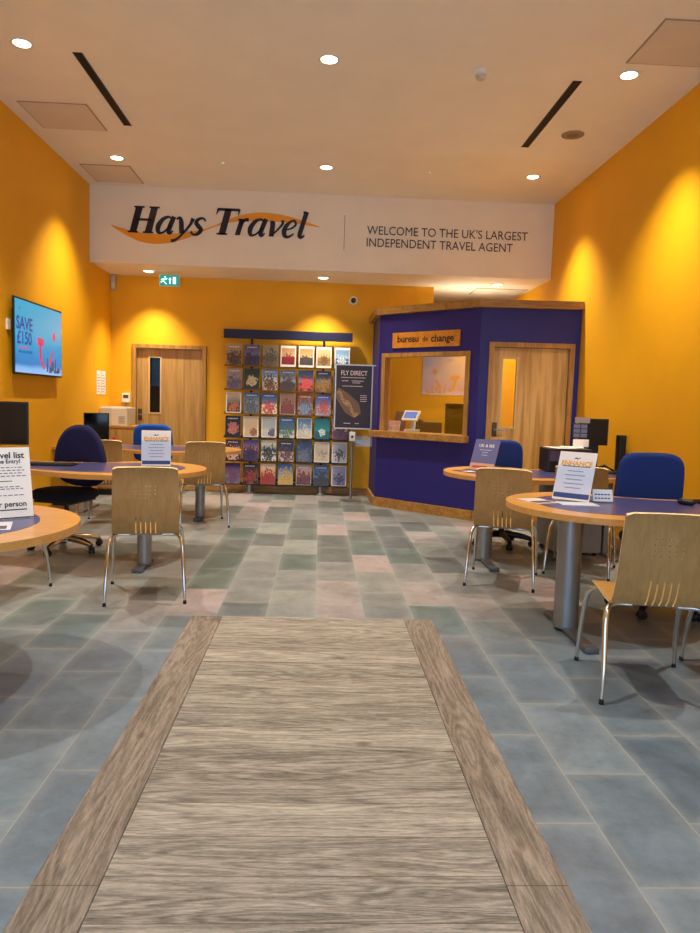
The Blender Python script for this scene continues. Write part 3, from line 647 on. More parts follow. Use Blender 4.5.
# ------------------------------------------------------------------ brochure rack
RY = 9.83
rk = thing('brochure_rack', 'freestanding dark rack with navy header board displaying rows of travel brochures', 'display rack', (-.455, RY + .08, 0))
x0_, x1_ = -.88, .88
MB().box(x0_, -.05, 2.135, x1_ + .0, .01, 2.255, bev=.003).build('header_board', mat('navy_header', (18, 20, 62), .5), rk)
for x in (-.50, .49):
    MB().box(x - .015, .01, .15, x + .015, .05, 2.20, bev=.003).build('upright', mat('rack_metal', (52, 40, 34), .45, .4), rk)
RACK_X = [-1.185 + .2455 * k for k in range(7)]; RACK_Z = [2.055 - .326 * r for r in range(6)]
for r in range(6):
    zb = RACK_Z[r] - .29
    b = MB(); b.box(x0_ + .02, -.075, zb - .012, x1_ - .02, -.005, zb - .004); b.box(x0_ + .02, -.080, zb - .012, x1_ - .02, -.076, zb + .002); b.box(x0_ + .02, .0, zb - .012, x1_ - .02, .006, zb + .02)
    b.build('shelf', MATS['rack_metal'] if r > 2 else mat('rack_bronze', (120, 84, 40), .5, .2), rk)
for x in (-.50, .49):
    MB().lathe([(.085, 0), (.085, .012), (.045, .03), (.045, .20)], 24, M=Matrix.Translation((x, .0, 0))).build('pedestal', M_STEEL, rk, smooth=40)
MB().box(-.55, -.02, .18, .54, .02, .22).build('base_bar', MATS['rack_metal'], rk)

def cover(name, top, mid, bot, blob, bpos=(.5, .35), bsize=.28, title=(235, 235, 235), bscale=7.0, thr=.5, hz=.45, desc_=''):
    m = bpy.data.materials.new(name); m.use_nodes = True; nt = m.node_tree; b = nt.nodes['Principled BSDF']; b.inputs['Roughness'].default_value = .3
    N = nt.nodes.new; L = nt.links.new
    def mt(op, a, c=None, clamp=False):
        n = N('ShaderNodeMath'); n.operation = op; n.use_clamp = clamp
        for i, v in enumerate((a, c)):
            if v is None: continue
            if isinstance(v, (int, float)): n.inputs[i].default_value = v
            else: L(v, n.inputs[i])
        return n.outputs[0]
    tc = N('ShaderNodeTexCoord'); sp = N('ShaderNodeSeparateXYZ'); L(tc.outputs['Generated'], sp.inputs[0]); X, Z = sp.outputs[0], sp.outputs[2]
    se = sum(map(ord, name)) % 97
    n1 = N('ShaderNodeTexNoise'); n1.noise_dimensions = '4D'; n1.inputs['W'].default_value = se; n1.inputs['Scale'].default_value = bscale; n1.inputs['Detail'].default_value = 4; L(tc.outputs['Generated'], n1.inputs[0])
    zz_ = mt('ADD', Z, mt('MULTIPLY', mt('SUBTRACT', n1.outputs[0], .5), .18))
    cr = N('ShaderNodeValToRGB'); el = cr.color_ramp.elements; el[0].position = .08; el[0].color = lin(bot) + (1,); el[1].position = .85; el[1].color = lin(top) + (1,)
    e = el.new(hz - .06); e.color = lin(bot) + (1,); e = el.new(hz); e.color = lin(mid) + (1,)
    L(zz_, cr.inputs[0])
    dx = mt('DIVIDE', mt('SUBTRACT', X, bpos[0]), bsize * 1.25); dz = mt('DIVIDE', mt('SUBTRACT', Z, bpos[1]), bsize)
    dd = mt('SQRT', mt('ADD', mt('MULTIPLY', dx, dx), mt('MULTIPLY', dz, dz)))
    nf = N('ShaderNodeTexNoise'); nf.noise_dimensions = '4D'; nf.inputs['W'].default_value = se + 9; nf.inputs['Scale'].default_value = bscale * 1.3; nf.inputs['Detail'].default_value = 3; L(tc.outputs['Generated'], nf.inputs[0])
    amp = 1.1 if ('dome' in desc_ or 'oval' in desc_ or 'square' in desc_ or 'face' in desc_) else 3.4
    f = mt('GREATER_THAN', mt('SUBTRACT', mt('MULTIPLY', mt('SUBTRACT', nf.outputs[0], .38), amp), mt('SUBTRACT', mt('MULTIPLY', dd, thr), .40 if amp < 2 else .25)), 0.0)
    mx = N('ShaderNodeMix'); mx.data_type = 'RGBA'; L(mt('MULTIPLY', f, .9), mx.inputs[0]); L(cr.outputs[0], mx.inputs[6]); mx.inputs[7].default_value = lin(blob) + (1,)
    n2 = N('ShaderNodeTexNoise'); n2.noise_dimensions = '4D'; n2.inputs['W'].default_value = se + .5; n2.inputs['Scale'].default_value = bscale * 2.3; L(tc.outputs['Generated'], n2.inputs[0])
    f2 = mt('MULTIPLY', mt('GREATER_THAN', n2.outputs[0], .56), mt('MULTIPLY', f, .6))
    mx3 = N('ShaderNodeMix'); mx3.data_type = 'RGBA'; L(f2, mx3.inputs[0]); L(mx.outputs[2], mx3.inputs[6]); mx3.inputs[7].default_value = lin(tuple(min(255, int(c * .45)) for c in blob)) + (1,)
    last = mx3.outputs[2]
    L(last, b.inputs['Base Color'])
    return m, title
# (top, mid, bottom, blob, kind, what it shows)
S = [
 [((176,150,112),(168,140,104),(150,124,90),(88,64,48),0,'tan cover with a dark antlered shape'), ((92,84,130),(120,120,160),(70,56,84),(60,50,80),0,'violet-blue cover'), ((140,132,104),(150,140,116),(110,100,76),(90,80,66),0,'grey-olive cover with a grey animal shape'), ((196,150,110),(210,180,140),(120,40,36),(150,40,44),1,'white-bordered cover with a dark red picture'), ((224,150,96),(226,180,130),(70,70,80),(90,76,70),1,'white-bordered orange sunset cover'), ((200,180,140),(214,186,130),(170,130,70),(120,90,60),1,'white-bordered golden field cover'), ((120,160,206),(150,190,226),(40,90,160),(220,232,240),1,'white-bordered blue sea cover')],
 [((168,150,140),(160,140,134),(120,108,110),(96,90,120),0,'pinkish grey cover with figures'), ((44,54,32),(60,66,40),(40,44,28),(206,190,150),0,'dark green cover with a pale animal face'), ((110,150,200),(222,220,220),(196,170,140),(90,56,40),0,'blue sky and pale beach cover with brown figures'), ((120,140,170),(150,150,150),(80,66,56),(70,52,60),0,'blue-grey cover with a group of figures'), ((60,96,150),(120,130,150),(90,50,50),(216,84,80),0,'blue cover with red-pink figures'), ((52,70,110),(110,110,110),(110,84,48),(160,120,60),0,'dark blue cover with a golden shape'), ((70,100,150),(110,130,160),(50,60,90),(40,40,60),0,'blue cover mostly behind the poster')],
 [((196,170,150),(90,130,130),(60,64,60),(190,110,70),1,'pale-bordered teal cover with an orange figure'), ((70,110,160),(150,170,190),(120,124,130),(90,96,110),0,'misty blue sea cover'), ((60,90,160),(110,150,200),(226,210,190),(196,70,60),0,'blue and white cover with red shapes below'), ((176,130,110),(160,110,90),(110,60,60),(130,64,50),2,'brown-pink city cover'), ((176,96,40),(160,86,40),(130,70,36),(120,150,190),0,'orange-brown doorway cover'), ((90,110,190),(120,150,210),(150,170,200),(196,84,70),0,'blue cover with reddish huts'), ((120,110,100),(120,110,110),(90,80,84),(60,50,60),0,'grey cover mostly behind the poster')],
 [((20,22,40),(24,24,44),(18,18,34),(196,120,110),0,'dark navy cover with a pink oval'), ((220,196,166),(214,188,156),(206,180,150),(150,86,40),1,'cream cover with a brown dome'), ((176,188,200),(180,190,196),(190,196,196),(96,72,120),1,'pale blue-grey cover with a violet dome'), ((60,96,160),(60,110,170),(190,200,210),(90,120,90),0,'blue cover with a green round shape'), ((100,140,190),(150,180,210),(200,196,180),(216,220,224),1,'pale beach cover with a white mast'), ((24,120,130),(40,150,160),(20,90,100),(214,236,236),0,'teal cover with a white square'), ((200,120,150),(226,190,200),(120,60,80),(90,40,60),0,'pink cover mostly behind the poster')],
 [((70,30,40),(90,40,50),(60,30,44),(214,180,170),0,'dark red cover with pale figures'), ((86,70,140),(190,120,130),(70,60,110),(60,44,80),0,'violet sunset cover'), ((224,220,206),(60,90,110),(206,206,196),(20,20,26),0,'black and white waves cover'), ((26,26,60),(40,36,70),(190,176,166),(96,50,40),0,'navy-topped cover with white and brown figures'), ((36,56,104),(60,80,120),(40,66,110),(110,110,130),0,'dark blue harbour cover'), ((214,200,172),(208,192,166),(204,188,160),(196,178,150),1,'plain beige cover'), ((190,186,190),(160,160,170),(196,190,190),(70,70,90),1,'white and grey cloud cover')],
 [((66,36,100),(130,120,130),(120,116,120),(110,76,130),0,'purple-topped cover with grey flowers'), ((50,36,40),(80,50,50),(40,30,34),(150,70,56),0,'dark brown cover with red shapes'), ((226,200,160),(214,140,90),(150,60,40),(170,50,36),0,'orange cover with a red car shape'), ((50,90,160),(140,170,200),(196,160,90),(206,170,80),0,'blue sky cover with a golden tower'), ((180,150,150),(190,120,90),(60,34,34),(120,50,40),2,'pale-bordered sunset cover'), ((36,60,130),(110,130,170),(60,46,50),(50,34,34),0,'deep blue cover with a dark tower'), ((160,150,186),(150,140,170),(140,130,166),(80,60,110),1,'lilac patterned cover with white border')],
]
ORD = ['first', 'second', 'third', 'fourth', 'fifth', 'sixth', 'seventh']; ROWN = ['top', 'second', 'third', 'fourth', 'fifth', 'bottom']
TITLES = mat('title_white', (235, 232, 235), .4); M_BORDER = mat('cover_white', (236, 232, 228), .35); M_PAGES = mat('page_edges', (210, 204, 196), .6)
for r in range(6):
    for c in range(7):
        top, mid_, bot, blob, kind, desc = S[r][c]
        t = thing('brochure', '%s, %s in the %s rack row' % (desc, ORD[c], ROWN[r]), 'brochure',
                  (RACK_X[c] + random.uniform(-.004, .004), RY + .015, RACK_Z[r] - .288), 0, 'travel brochures in the rack')
        t.rotation_euler = (math.radians(-5), random.uniform(-.012, .012), 0)
        w2 = .105
        MB().box(-w2, 0, 0, w2, .012, .287, bev=.001, seg=1).build('page_block', M_BORDER if kind == 1 else M_PAGES, t)
        e = {0: .001, 1: .016, 2: .008}[kind]; eb = e * (2.0 if kind == 1 and r == 0 else 1)
        bp = {('animal' in desc or 'oval' in desc): (.5, .42)}.get(True, (.5, .32))
        if 'dome' in desc: bp = (.72, .2)
        if 'tower' in desc or 'mast' in desc: bp = (.55, .4)
        m, _ = cover('cover_%d_%d' % (r, c), top, mid_, bot, blob, bp, .20 if 'square' in desc else .32, desc_=desc, bscale=5.5 + (r * c) % 4, thr=.8 if kind == 1 else .62, hz=.42 if r % 2 else .5)
        cv = MB().box(-w2 + e, -.0012, eb, w2 - e, 0, .287 - eb).build('cover_picture', m, t)
        if (r * 7 + c) % 3 != 2 and kind != 1:
            b = MB(); random.seed(r * 31 + c); x = -.07
            while x < .06:
                w_ = random.uniform(.008, .018); b.box(x, -.002, .243, x + w_, -.0011, .256); x += w_ + .006
            b.build('title_bar', TITLES, cv)

# poster stand ----------------------------------------------------------------
ps = thing('poster_stand', 'silver-framed dark FLY DIRECT poster on a slim floor stand right of the rack', 'poster stand', (.44, 9.42, 0), .02)
MB().lathe([(.15, 0), (.15, .006), (.03, .012)], 28).build('base_plate', M_STEEL, ps, smooth=40)
MB().tube([(0, 0, .01), (0, 0, .96)], .016, 12).build('pole', M_STEEL, ps, smooth=40)
b = MB(); b.box(-.25, -.012, .955, -.235, .012, 1.80); b.box(.235, -.012, .955, .25, .012, 1.80); b.box(-.25, -.012, .955, .25, .012, .972); b.box(-.26, -.014, 1.79, .30, .014, 1.807)
b.build('poster_frame', mat('silver_frame', (200, 190, 178), .35, .6), ps)
po = MB().box(-.235, -.004, .972, .235, .006, 1.79).build('poster_sheet', mat('dark_poster', (50, 28, 32), .4), ps)
PF = lambda x, z: frameM((x, -.0055, z), (1, 0, 0))
M_PT = mat('poster_text', (226, 206, 206), .5); M_PG = mat('poster_gold', (196, 160, 110), .5); M_PB = mat('poster_brown', (120, 92, 70), .5)
text('FLY DIRECT', .085, M_PT, po, PF(-.0, 1.69), ext=.0006, bold=.001, sx=.78)
b = MB(); PM = frameM((0, -.0045, 0), (1, 0, 0))
for (xa, xb, z) in ((-.17, .17, 1.632), (-.16, -.06, 1.588), (-.03, .14, 1.59), (-.02, .10, 1.565), (-.15, .12, 1.52), (.09, .19, 1.40), (.09, .19, 1.375), (.09, .19, 1.35), (.09, .19, 1.325), (-.12, -.03, 1.03), (.03, .10, 1.03)):
    n_ = int((xb - xa) / .018)
    for i in range(n_): b.prism([(xa + i * .018, z - .004), (xa + i * .018 + .014, z - .004), (xa + i * .018 + .014, z + .005), (xa + i * .018, z + .005)], -.0006, .0008, M=PM)
b.build('small_print', M_PT, po)
b = MB(); stroke2(b, [(-.23, 1.46), (-.13, 1.36), (-.02, 1.24), (.06, 1.13)], [.10, .17, .22, .10], M=PM, z0=-.0006, z1=.0005); b.build('aerial_island_picture', M_PB, po)
b = MB()
for k in range(16):
    a0 = k * .7; cxk, czk = -.19 + .015 * k, 1.42 - .0185 * k
    stroke2(b, [(cxk - .03, czk + .02 * math.sin(a0)), (cxk, czk + .035 * math.cos(a0)), (cxk + .035, czk - .03 * math.sin(a0))], [.006, .010, .006], M=PM, z0=.0006, z1=.0012, sub=4)
b.build('gold_outlines', M_PG, po)
lh = thing('sanitiser_dispenser', 'small white dispenser clipped to the pole below the FLY DIRECT poster', 'dispenser', (.437, 9.385, .80))
MB().box(-.04, -.02, 0, .04, .017, .12, bev=.008).build('housing', M_WHITE, lh, smooth=40); MB().lathe([(.018, -.003), (.018, .003)], 16, M=Matrix.Translation((0, -.021, .055)) @ RX).build('button', M_NAVYINK, lh)
t = thing('leaflet_tray', 'clear empty acrylic leaflet tray on the poster stand pole', 'tray', (.58, 9.39, .73))
MB().box(-.12, .031, .05, .05, .036, .07).build('bracket', M_STEEL, t)
b = MB(); b.box(-.095, -.03, 0, .12, .03, .005); b.box(-.095, -.03, 0, -.09, .03, .12); b.box(.115, -.03, 0, .12, .03, .12); b.box(-.095, -.03, 0, .12, -.026, .09); b.box(-.095, .026, 0, .12, .03, .14); b.build('tray_shell', M_ACRYLIC, t)

# ------------------------------------------------------------------ visitor chairs
def shell_mesh():
    # profile from seat front round the bend to the top of the back: (y, z)
    prof = [(.245, .395), (.235, .418), (.21, .437), (.17, .447), (.08, .447), (-.02, .440), (-.10, .434), (-.16, .436), (-.195, .448), (-.218, .472), (-.232, .50), (-.244, .535), (-.252, .565)]
    back = [(-.262, .62), (-.272, .665)] + [(-.272 - .0012 * i, .665 + .0085 * i) for i in range(1, 13)] + [(-.293, .80), (-.302, .84), (-.310, .862), (-.314, .874)]
    P = prof + back
    slot_rows = range(8, 12); dot_rows = {16, 19, 22, 25}
    dot_rows = {15, 18, 21, 24}
    us = [-1.0, -.97, -.85]
    centers = [-.29, -.145, 0, .145, .29]; slots = []
    for c in centers: us += [c - .016, c + .016]
    us += [.85, .97, 1.0]
    us = sorted(set(us))
    bm = bmesh.new(); G = []
    for i, (y, z) in enumerate(P):
        t = i / (len(P) - 1); hw = .205 if z < .46 else .205 - (z - .46) * .028
        if y > .2: hw -= (y - .2) * .5
        row = []
        for u in us:
            dz = 0
            if z > .865: dz = -.004 * abs(u) ** 8 * 3
            cur = .012 * u * u if z > .47 else 0.004 * u * u     # back slightly dished
            row.append(bm.verts.new((u * hw, y + (cur if z > .47 else 0), z + dz + (0.006 * u * u if z <= .47 and y > -.18 else 0))))
        G.append(row)
    for i in range(len(P) - 1):
        for k in range(len(us) - 1):
            mid = (us[k] + us[k + 1]) / 2; isc = any(abs(mid - c) < .01 for c in centers)
            if isc and (i in slot_rows or i in dot_rows): continue
            bm.faces.new((G[i][k], G[i][k + 1], G[i + 1][k + 1], G[i + 1][k]))
    for f in bm.faces: f.smooth = True
    return bm
def visitor_chair():
    t = thing('visitor_chair', '', 'chair')
    bm = shell_mesh(); bmesh.ops.recalc_face_normals(bm, faces=bm.faces); bmesh.ops.solidify(bm, geom=list(bm.faces), thickness=.011); bmesh.ops.recalc_face_normals(bm, faces=bm.faces)
    for e in bm.edges:
        if len(e.link_faces) == 2 and e.calc_face_angle(0) > math.radians(38): e.smooth = False
    for f in bm.faces:
        f.smooth = True
        if sum(abs(e.calc_length() - .011) < .0012 for e in f.edges) >= 2 and sum(not e.smooth for e in f.edges) >= 2: f.material_index = 1
    me = bpy.data.meshes.new('plywood_shell'); bm.to_mesh(me); bm.free(); me.materials.append(M_PLY); me.materials.append(M_PLY_EDGE)
    o = bpy.data.objects.new('plywood_shell', me); C.objects.link(o); o.parent = t
    b = MB()
    for sx in (-1, 1): b.tube([(sx * .185, .17, .428), (sx * .19, .0, .425), (sx * .185, -.155, .423)], .009, 8, sub=4)
    b.tube([(-.19, .10, .425), (.19, .10, .425)], .008, 8); b.tube([(-.19, -.12, .42), (.19, -.12, .42)], .008, 8)
    b.build('under_seat_frame', M_STEEL, t, smooth=50)
    for sx in (-1, 1):
        for fy in (1, -1):
            y0 = .14 if fy > 0 else -.14; ye = .262 if fy > 0 else -.285
            b = MB(); b.tube([(sx * .10, y0, .421), (sx * .17, y0 + .004 * fy, .422), (sx * .205, y0 + .02 * fy, .413), (sx * .222, y0 + .05 * fy, .375), (sx * .228, y0 + .07 * fy, .31), (sx * .236, (y0 + ye) / 2 + .05 * fy, .16), (sx * .243, ye, .012)],
                              [.010, .011, .0125, .0135, .0135, .0115, .0085], 12, sub=5)
            l = b.build('leg', M_CHROME, t, smooth=60)
            MB().lathe([(.011, 0), (.0115, .004), (.010, .022), (.0085, .024)], 12, M=Matrix.Translation((sx * .243, ye + .001 * fy, 0))).build('foot_cap', M_RUBBER, l, smooth=50)
    return t
CH = 'plywood visitor chairs at the desks'
def rot(deg): return math.radians(deg)
chairs = [
 (-1.115, 4.68, 11, 'light plywood visitor chair in front of the left desk with the ENHANCE sign'),
 (1.57, 3.245, -9, 'large plywood visitor chair nearest the camera at the right desk, seen from behind'),
 (2.17, 3.29, -3, 'plywood visitor chair at the right photo edge, only its front leg in view'),
 (1.41, 5.23, -19, 'plywood visitor chair facing the farther right desk beside the blue booth'),
 (2.15, 5.60, -27, 'plywood visitor chair between the two right desks, mostly hidden behind the ENHANCE sign'),
 (-1.20, 7.39, 15, 'plywood visitor chair in front of the rear left desk, near the brochure rack'),
 (-2.13, 7.25, 5, 'plywood visitor chair behind the navy office chair, by the rear left desk'),
 (-2.11, 4.64, -20, 'plywood visitor chair behind the left foreground desk, only chrome legs showing'),
]
vc = visitor_chair()
for i, (x, y, a, lb) in enumerate(chairs):
    t = vc if i == 0 else copy_tree(vc)
    t.location = (x, y, 0); t.rotation_euler = (0, 0, rot(a)); t['label'] = lb; t['group'] = CH

# ------------------------------------------------------------------ desks
def smooth_poly(pts, sub=6):
    out = []; n = len(pts); P = [Vector(p) for p in pts]
    for i in range(n - 1):
        p0 = P[max(i - 1, 0)]; p1 = P[i]; p2 = P[i + 1]; p3 = P[min(i + 2, n - 1)]
        for k in range(sub):
            t = k / sub; q = .5 * ((2 * p1) + (p2 - p0) * t + (2 * p0 - 5 * p1 + 4 * p2 - p3) * t * t + (-p0 + 3 * p1 - 3 * p2 + p3) * t ** 3); out.append((q.x, q.y))
    out.append(tuple(P[-1])); return out
def desk(label, cx, cy, length, side, r=.61, cr=.071, colx=-.28, coly=-.16, leg2=True, panel=None, foot=-.42):
    """side=+1: the tail runs to the right wall, -1: mirrored to the left wall"""
    t = thing('desk', label, 'desk', (cx, cy, 0), 0, 'rounded beech desks with blue inlays')
    def outline(rr, dback, dfront, L_):
        a = [(rr * math.cos(q), rr * math.sin(q)) for q in [math.radians(d) for d in range(90, 271, 6)]]
        back = smooth_poly([(0.0, rr), (.12, rr * .88), (.25, .42 - dback), (.50, .34 - dback), (.84, .36 - dback), (L_, .50 - dback)])
        fro = smooth_poly([(0.0, -rr), (.22, -rr * .96), (.5, -.46 + dfront), (.8, -.33 + dfront), (L_, -.27 + dfront)])
        pts = a[1:-1] + fro + back[::-1]
        if side < 0: pts = [(-x, y) for x, y in pts][::-1]
        return pts
    MB().prism(outline(r, 0, 0, length), .695, .73, bev=.006).build('desktop', M_BEECH, t)
    MB().prism(outline(r - .17, .06, .08, length - .03), .7295, .7312).build('blue_inlay', M_INLAY, t)
    px, py = side * colx, coly
    MB().lathe([(cr, .02), (cr, .695)], 28, M=Matrix.Translation((px, py, 0))).build('column', M_STEEL, t, smooth=40)
    MB().lathe([(.10, .685), (.10, .695)], 28, M=Matrix.Translation((px, py, 0))).build('mounting_plate', M_STEEL, t, smooth=40)
    b = MB(); b.box(px - .035, py + foot, .004, px + .035, py - foot * .7, .03, bev=.008); b.box(px - .04, py + foot - .01, 0, px + .04, py + foot + .06, .035, bev=.01)
    b.build('foot', mat('dark_grey_metal', (92, 94, 102), .4, .4), t, smooth=40)
    if leg2:
        lx = side * (length - .28)
        b = MB(); b.box(lx - .03, .0, .03, lx + .03, .12, .695, bev=.006); b.box(lx - .035, -.22, 0, lx + .035, .36, .03, bev=.006); b.build('rear_leg', M_GREYM, t)
    if panel: MB().box(side * panel[0], panel[1], .28, side * panel[2], panel[1] + .018, .69).build('modesty_panel', M_GREYM, t)
    return t
desk('rounded beech desk with blue inlay and silver column, right foreground', 1.77, 4.22, 1.115, 1)
desk('farther right rounded desk in front of the blue booth', 1.72, 6.18, 1.16, 1, colx=-.30, coly=-.28)
desk('long rounded desk on the left with dark keyboard and ENHANCE sign', -1.515, 5.74, 1.395, -1, colx=-.20, coly=-.31, cr=.054, foot=-.22)
desk('rear left rounded desk near the oak door', -1.49, 8.08, 1.395, -1, colx=-.22, coly=-.38, cr=.052, foot=-.2)
desk('foreground left rounded desk with large white printed sign', -1.665, 3.09, 1.22, -1, colx=-.05, coly=.1)
# grey pedestal beside the farther right desk
def pedestal(label, x, y, rz=0):
    t = thing('drawer_pedestal', label, 'drawer unit', (x, y, 0), rz)
    MB().box(-.21, -.27, .03, .21, .27, .60, bev=.004).build('carcass', M_GREYM, t)
    for k in range(3):
        d = MB().box(-.2, .27, .05 + k * .185, .2, .285, .225 + k * .185, bev=.003).build('drawer', M_GREYM, t)
        MB().box(-.06, .285, .19 + k * .185, .06, .296, .2 + k * .185).build('handle', M_BLACK, d)
    for sx in (-.17, .17):
        for sy in (-.22, .22): MB().lathe([(.02, 0), (.02, .03)], 10, M=Matrix.Translation((sx, sy, 0))).build('caster', M_BLACK, t)
pedestal('grey drawer pedestal under the farther right desk', 2.33, 6.42)

# ------------------------------------------------------------------ office chairs
def cushion(b, w_, d, h, r, M=None, n=2.6, seg=36, rings=7, taper=0.0):
    """superellipse pad, rounded over its rim; w_, d half sizes, thickness h"""
    v = []; f = []; layers = []
    for j in range(rings * 2 + 1):
        a = -PI / 2 + PI * j / (rings * 2); z = h / 2 * math.sin(a); k = 1 - (r / min(w_, d)) * (1 - math.cos(a)); layers.append((k, z))
    for k, z in layers:
        for i in range(seg):
            q = 2 * PI * i / seg; c, s = math.cos(q), math.sin(q)
            x = w_ * k * math.copysign(abs(c) ** (2 / n), c); y = d * k * math.copysign(abs(s) ** (2 / n), s)
            x *= 1 - taper * (y / d)
            v.append((x, y, z))
    for j in range(len(layers) - 1):
        for i in range(seg): i2 = (i + 1) % seg; f.append((j * seg + i, j * seg + i2, (j + 1) * seg + i2, (j + 1) * seg + i))
    f.append(tuple(range(seg - 1, -1, -1))); f.append(tuple((len(layers) - 1) * seg + i for i in range(seg)))
    b.add(v, f, M)
def office_chair(label, loc, rz, seat_m, back_m, base_m, round_back=False, base_rot=0.0, bh=.23, zb=.80, hub_chrome=False):
    """faces local +y"""
    t = thing('office_chair', label, 'office chair', loc, rz, 'blue swivel chairs behind the desks')
    b = MB(); cushion(b, .25, .235, .085, .045, Matrix.Translation((0, .02, .475)), n=2.7); b.build('seat', seat_m, t, smooth=60)
    b = MB(); b.box(-.18, -.15, .415, .18, .18, .435, bev=.006); b.box(-.07, -.08, .385, .07, .10, .417, bev=.01); b.build('seat_mechanism', M_BLACK, t, smooth=40)
    R_ = Matrix.Translation((0, -.235, zb)) @ Matrix.Rotation(math.radians(-6), 4, 'X') @ Matrix.Rotation(PI / 2, 4, 'X')
    b = MB(); cushion(b, .235, bh, .07, .035, R_, n=2.5 if round_back else 4.6, taper=.20 if round_back else .03)
    for v in b.bm.verts: v.co.y += 1.1 * (v.co.x ** 2) * .7
    b.build('backrest', back_m, t, smooth=60)
    R2 = Matrix.Translation((0, -.273, zb)) @ Matrix.Rotation(math.radians(-6), 4, 'X') @ Matrix.Rotation(PI / 2, 4, 'X')
    b = MB(); cushion(b, .222, bh - .015, .022, .01, R2, n=2.5 if round_back else 4.6, taper=.20 if round_back else .03)
    for v in b.bm.verts: v.co.y += 1.1 * (v.co.x ** 2) * .7
    b.build('back_shell', M_BLACK, t, smooth=60)
    b = MB(); b.tube([(0, -.12, .405), (0, -.25, .42), (0, -.305, .50), (0, -.295, zb)], [.022, .022, .02, .018], 10, sub=5, sy=2.0); b.build('back_support', M_BLACK, t, smooth=50)
    b = MB(); b.lathe([(.027, .10), (.027, .25), (.018, .25), (.018, .39)], 18); b.build('gas_column', M_BLACK, t, smooth=40)
    lv = MB(); lv.tube([(.06, .02, .40), (.2, .02, .395), (.25, .02, .40)], .007, 8); lv.build('height_lever', M_BLACK, t)
    b = MB(); b.lathe([(.045, .075), (.045, .125), (.032, .13)], 20)
    for k in range(5):
        a = base_rot + k * 2 * PI / 5; c, s = math.cos(a), math.sin(a)
        b.tube([(c * .03, s * .03, .105), (c * .15, s * .15, .098), (c * .24, s * .24, .082), (c * .285, s * .285, .068)], [.028, .025, .021, .017], 10, sub=4, sy=1.15)
    b.build('star_base', base_m, t, smooth=50)
    for k in range(5):
        a = base_rot + k * 2 * PI / 5; c, s = math.cos(a), math.sin(a); dirx = a + .9
        M1 = Matrix.Translation((c * .285, s * .285, .028)) @ Matrix.Rotation(dirx, 4, 'Z')
        b = MB()
        for sg_ in (-1, 1): b.lathe([(.020, -.009), (.027, -.007), (.0275, .007), (.020, .009)], 18, M=M1 @ Matrix.Translation((sg_ * .015, 0, 0)) @ Matrix.Rotation(PI / 2, 4, 'Y'))
        b.box(-.006, -.02, .0, .006, .02, .036, M=M1); b.lathe([(.006, .03), (.006, .045)], 8, M=M1)
        b.build('caster', M_BLACK, t, smooth=40)
    return t
office_chair('navy office chair with rounded back and chrome star base behind the left desk', (-2.09, 5.97, 0), rot(166), M_FABRIC_DARK, M_FABRIC_NAVY, M_CHROME, True, base_rot=1.62, bh=.27, zb=.775)
office_chair('bright blue square-backed office chair at right photo edge behind the foreground desk', (2.25, 4.50, 0), rot(181), M_FABRIC_DARK, M_FABRIC_BLUE, M_BLACK, False, base_rot=.82, bh=.245, zb=.785)
office_chair('blue office chair in front of the booth door, behind the farther right desk', (1.76, 6.62, 0), rot(182), M_FABRIC_DARK, M_FABRIC_BLUE, M_BLACK, False, base_rot=.3, bh=.23, zb=.76)
office_chair('bright blue office chair behind the rear left desk by the oak door', (-1.99, 8.42, 0), rot(180), M_FABRIC_DARK, mat('bright_blue_fabric', (16, 84, 186), .92, bump=.5, bscale=600), M_BLACK, False, base_rot=.3, bh=.23, zb=.745)

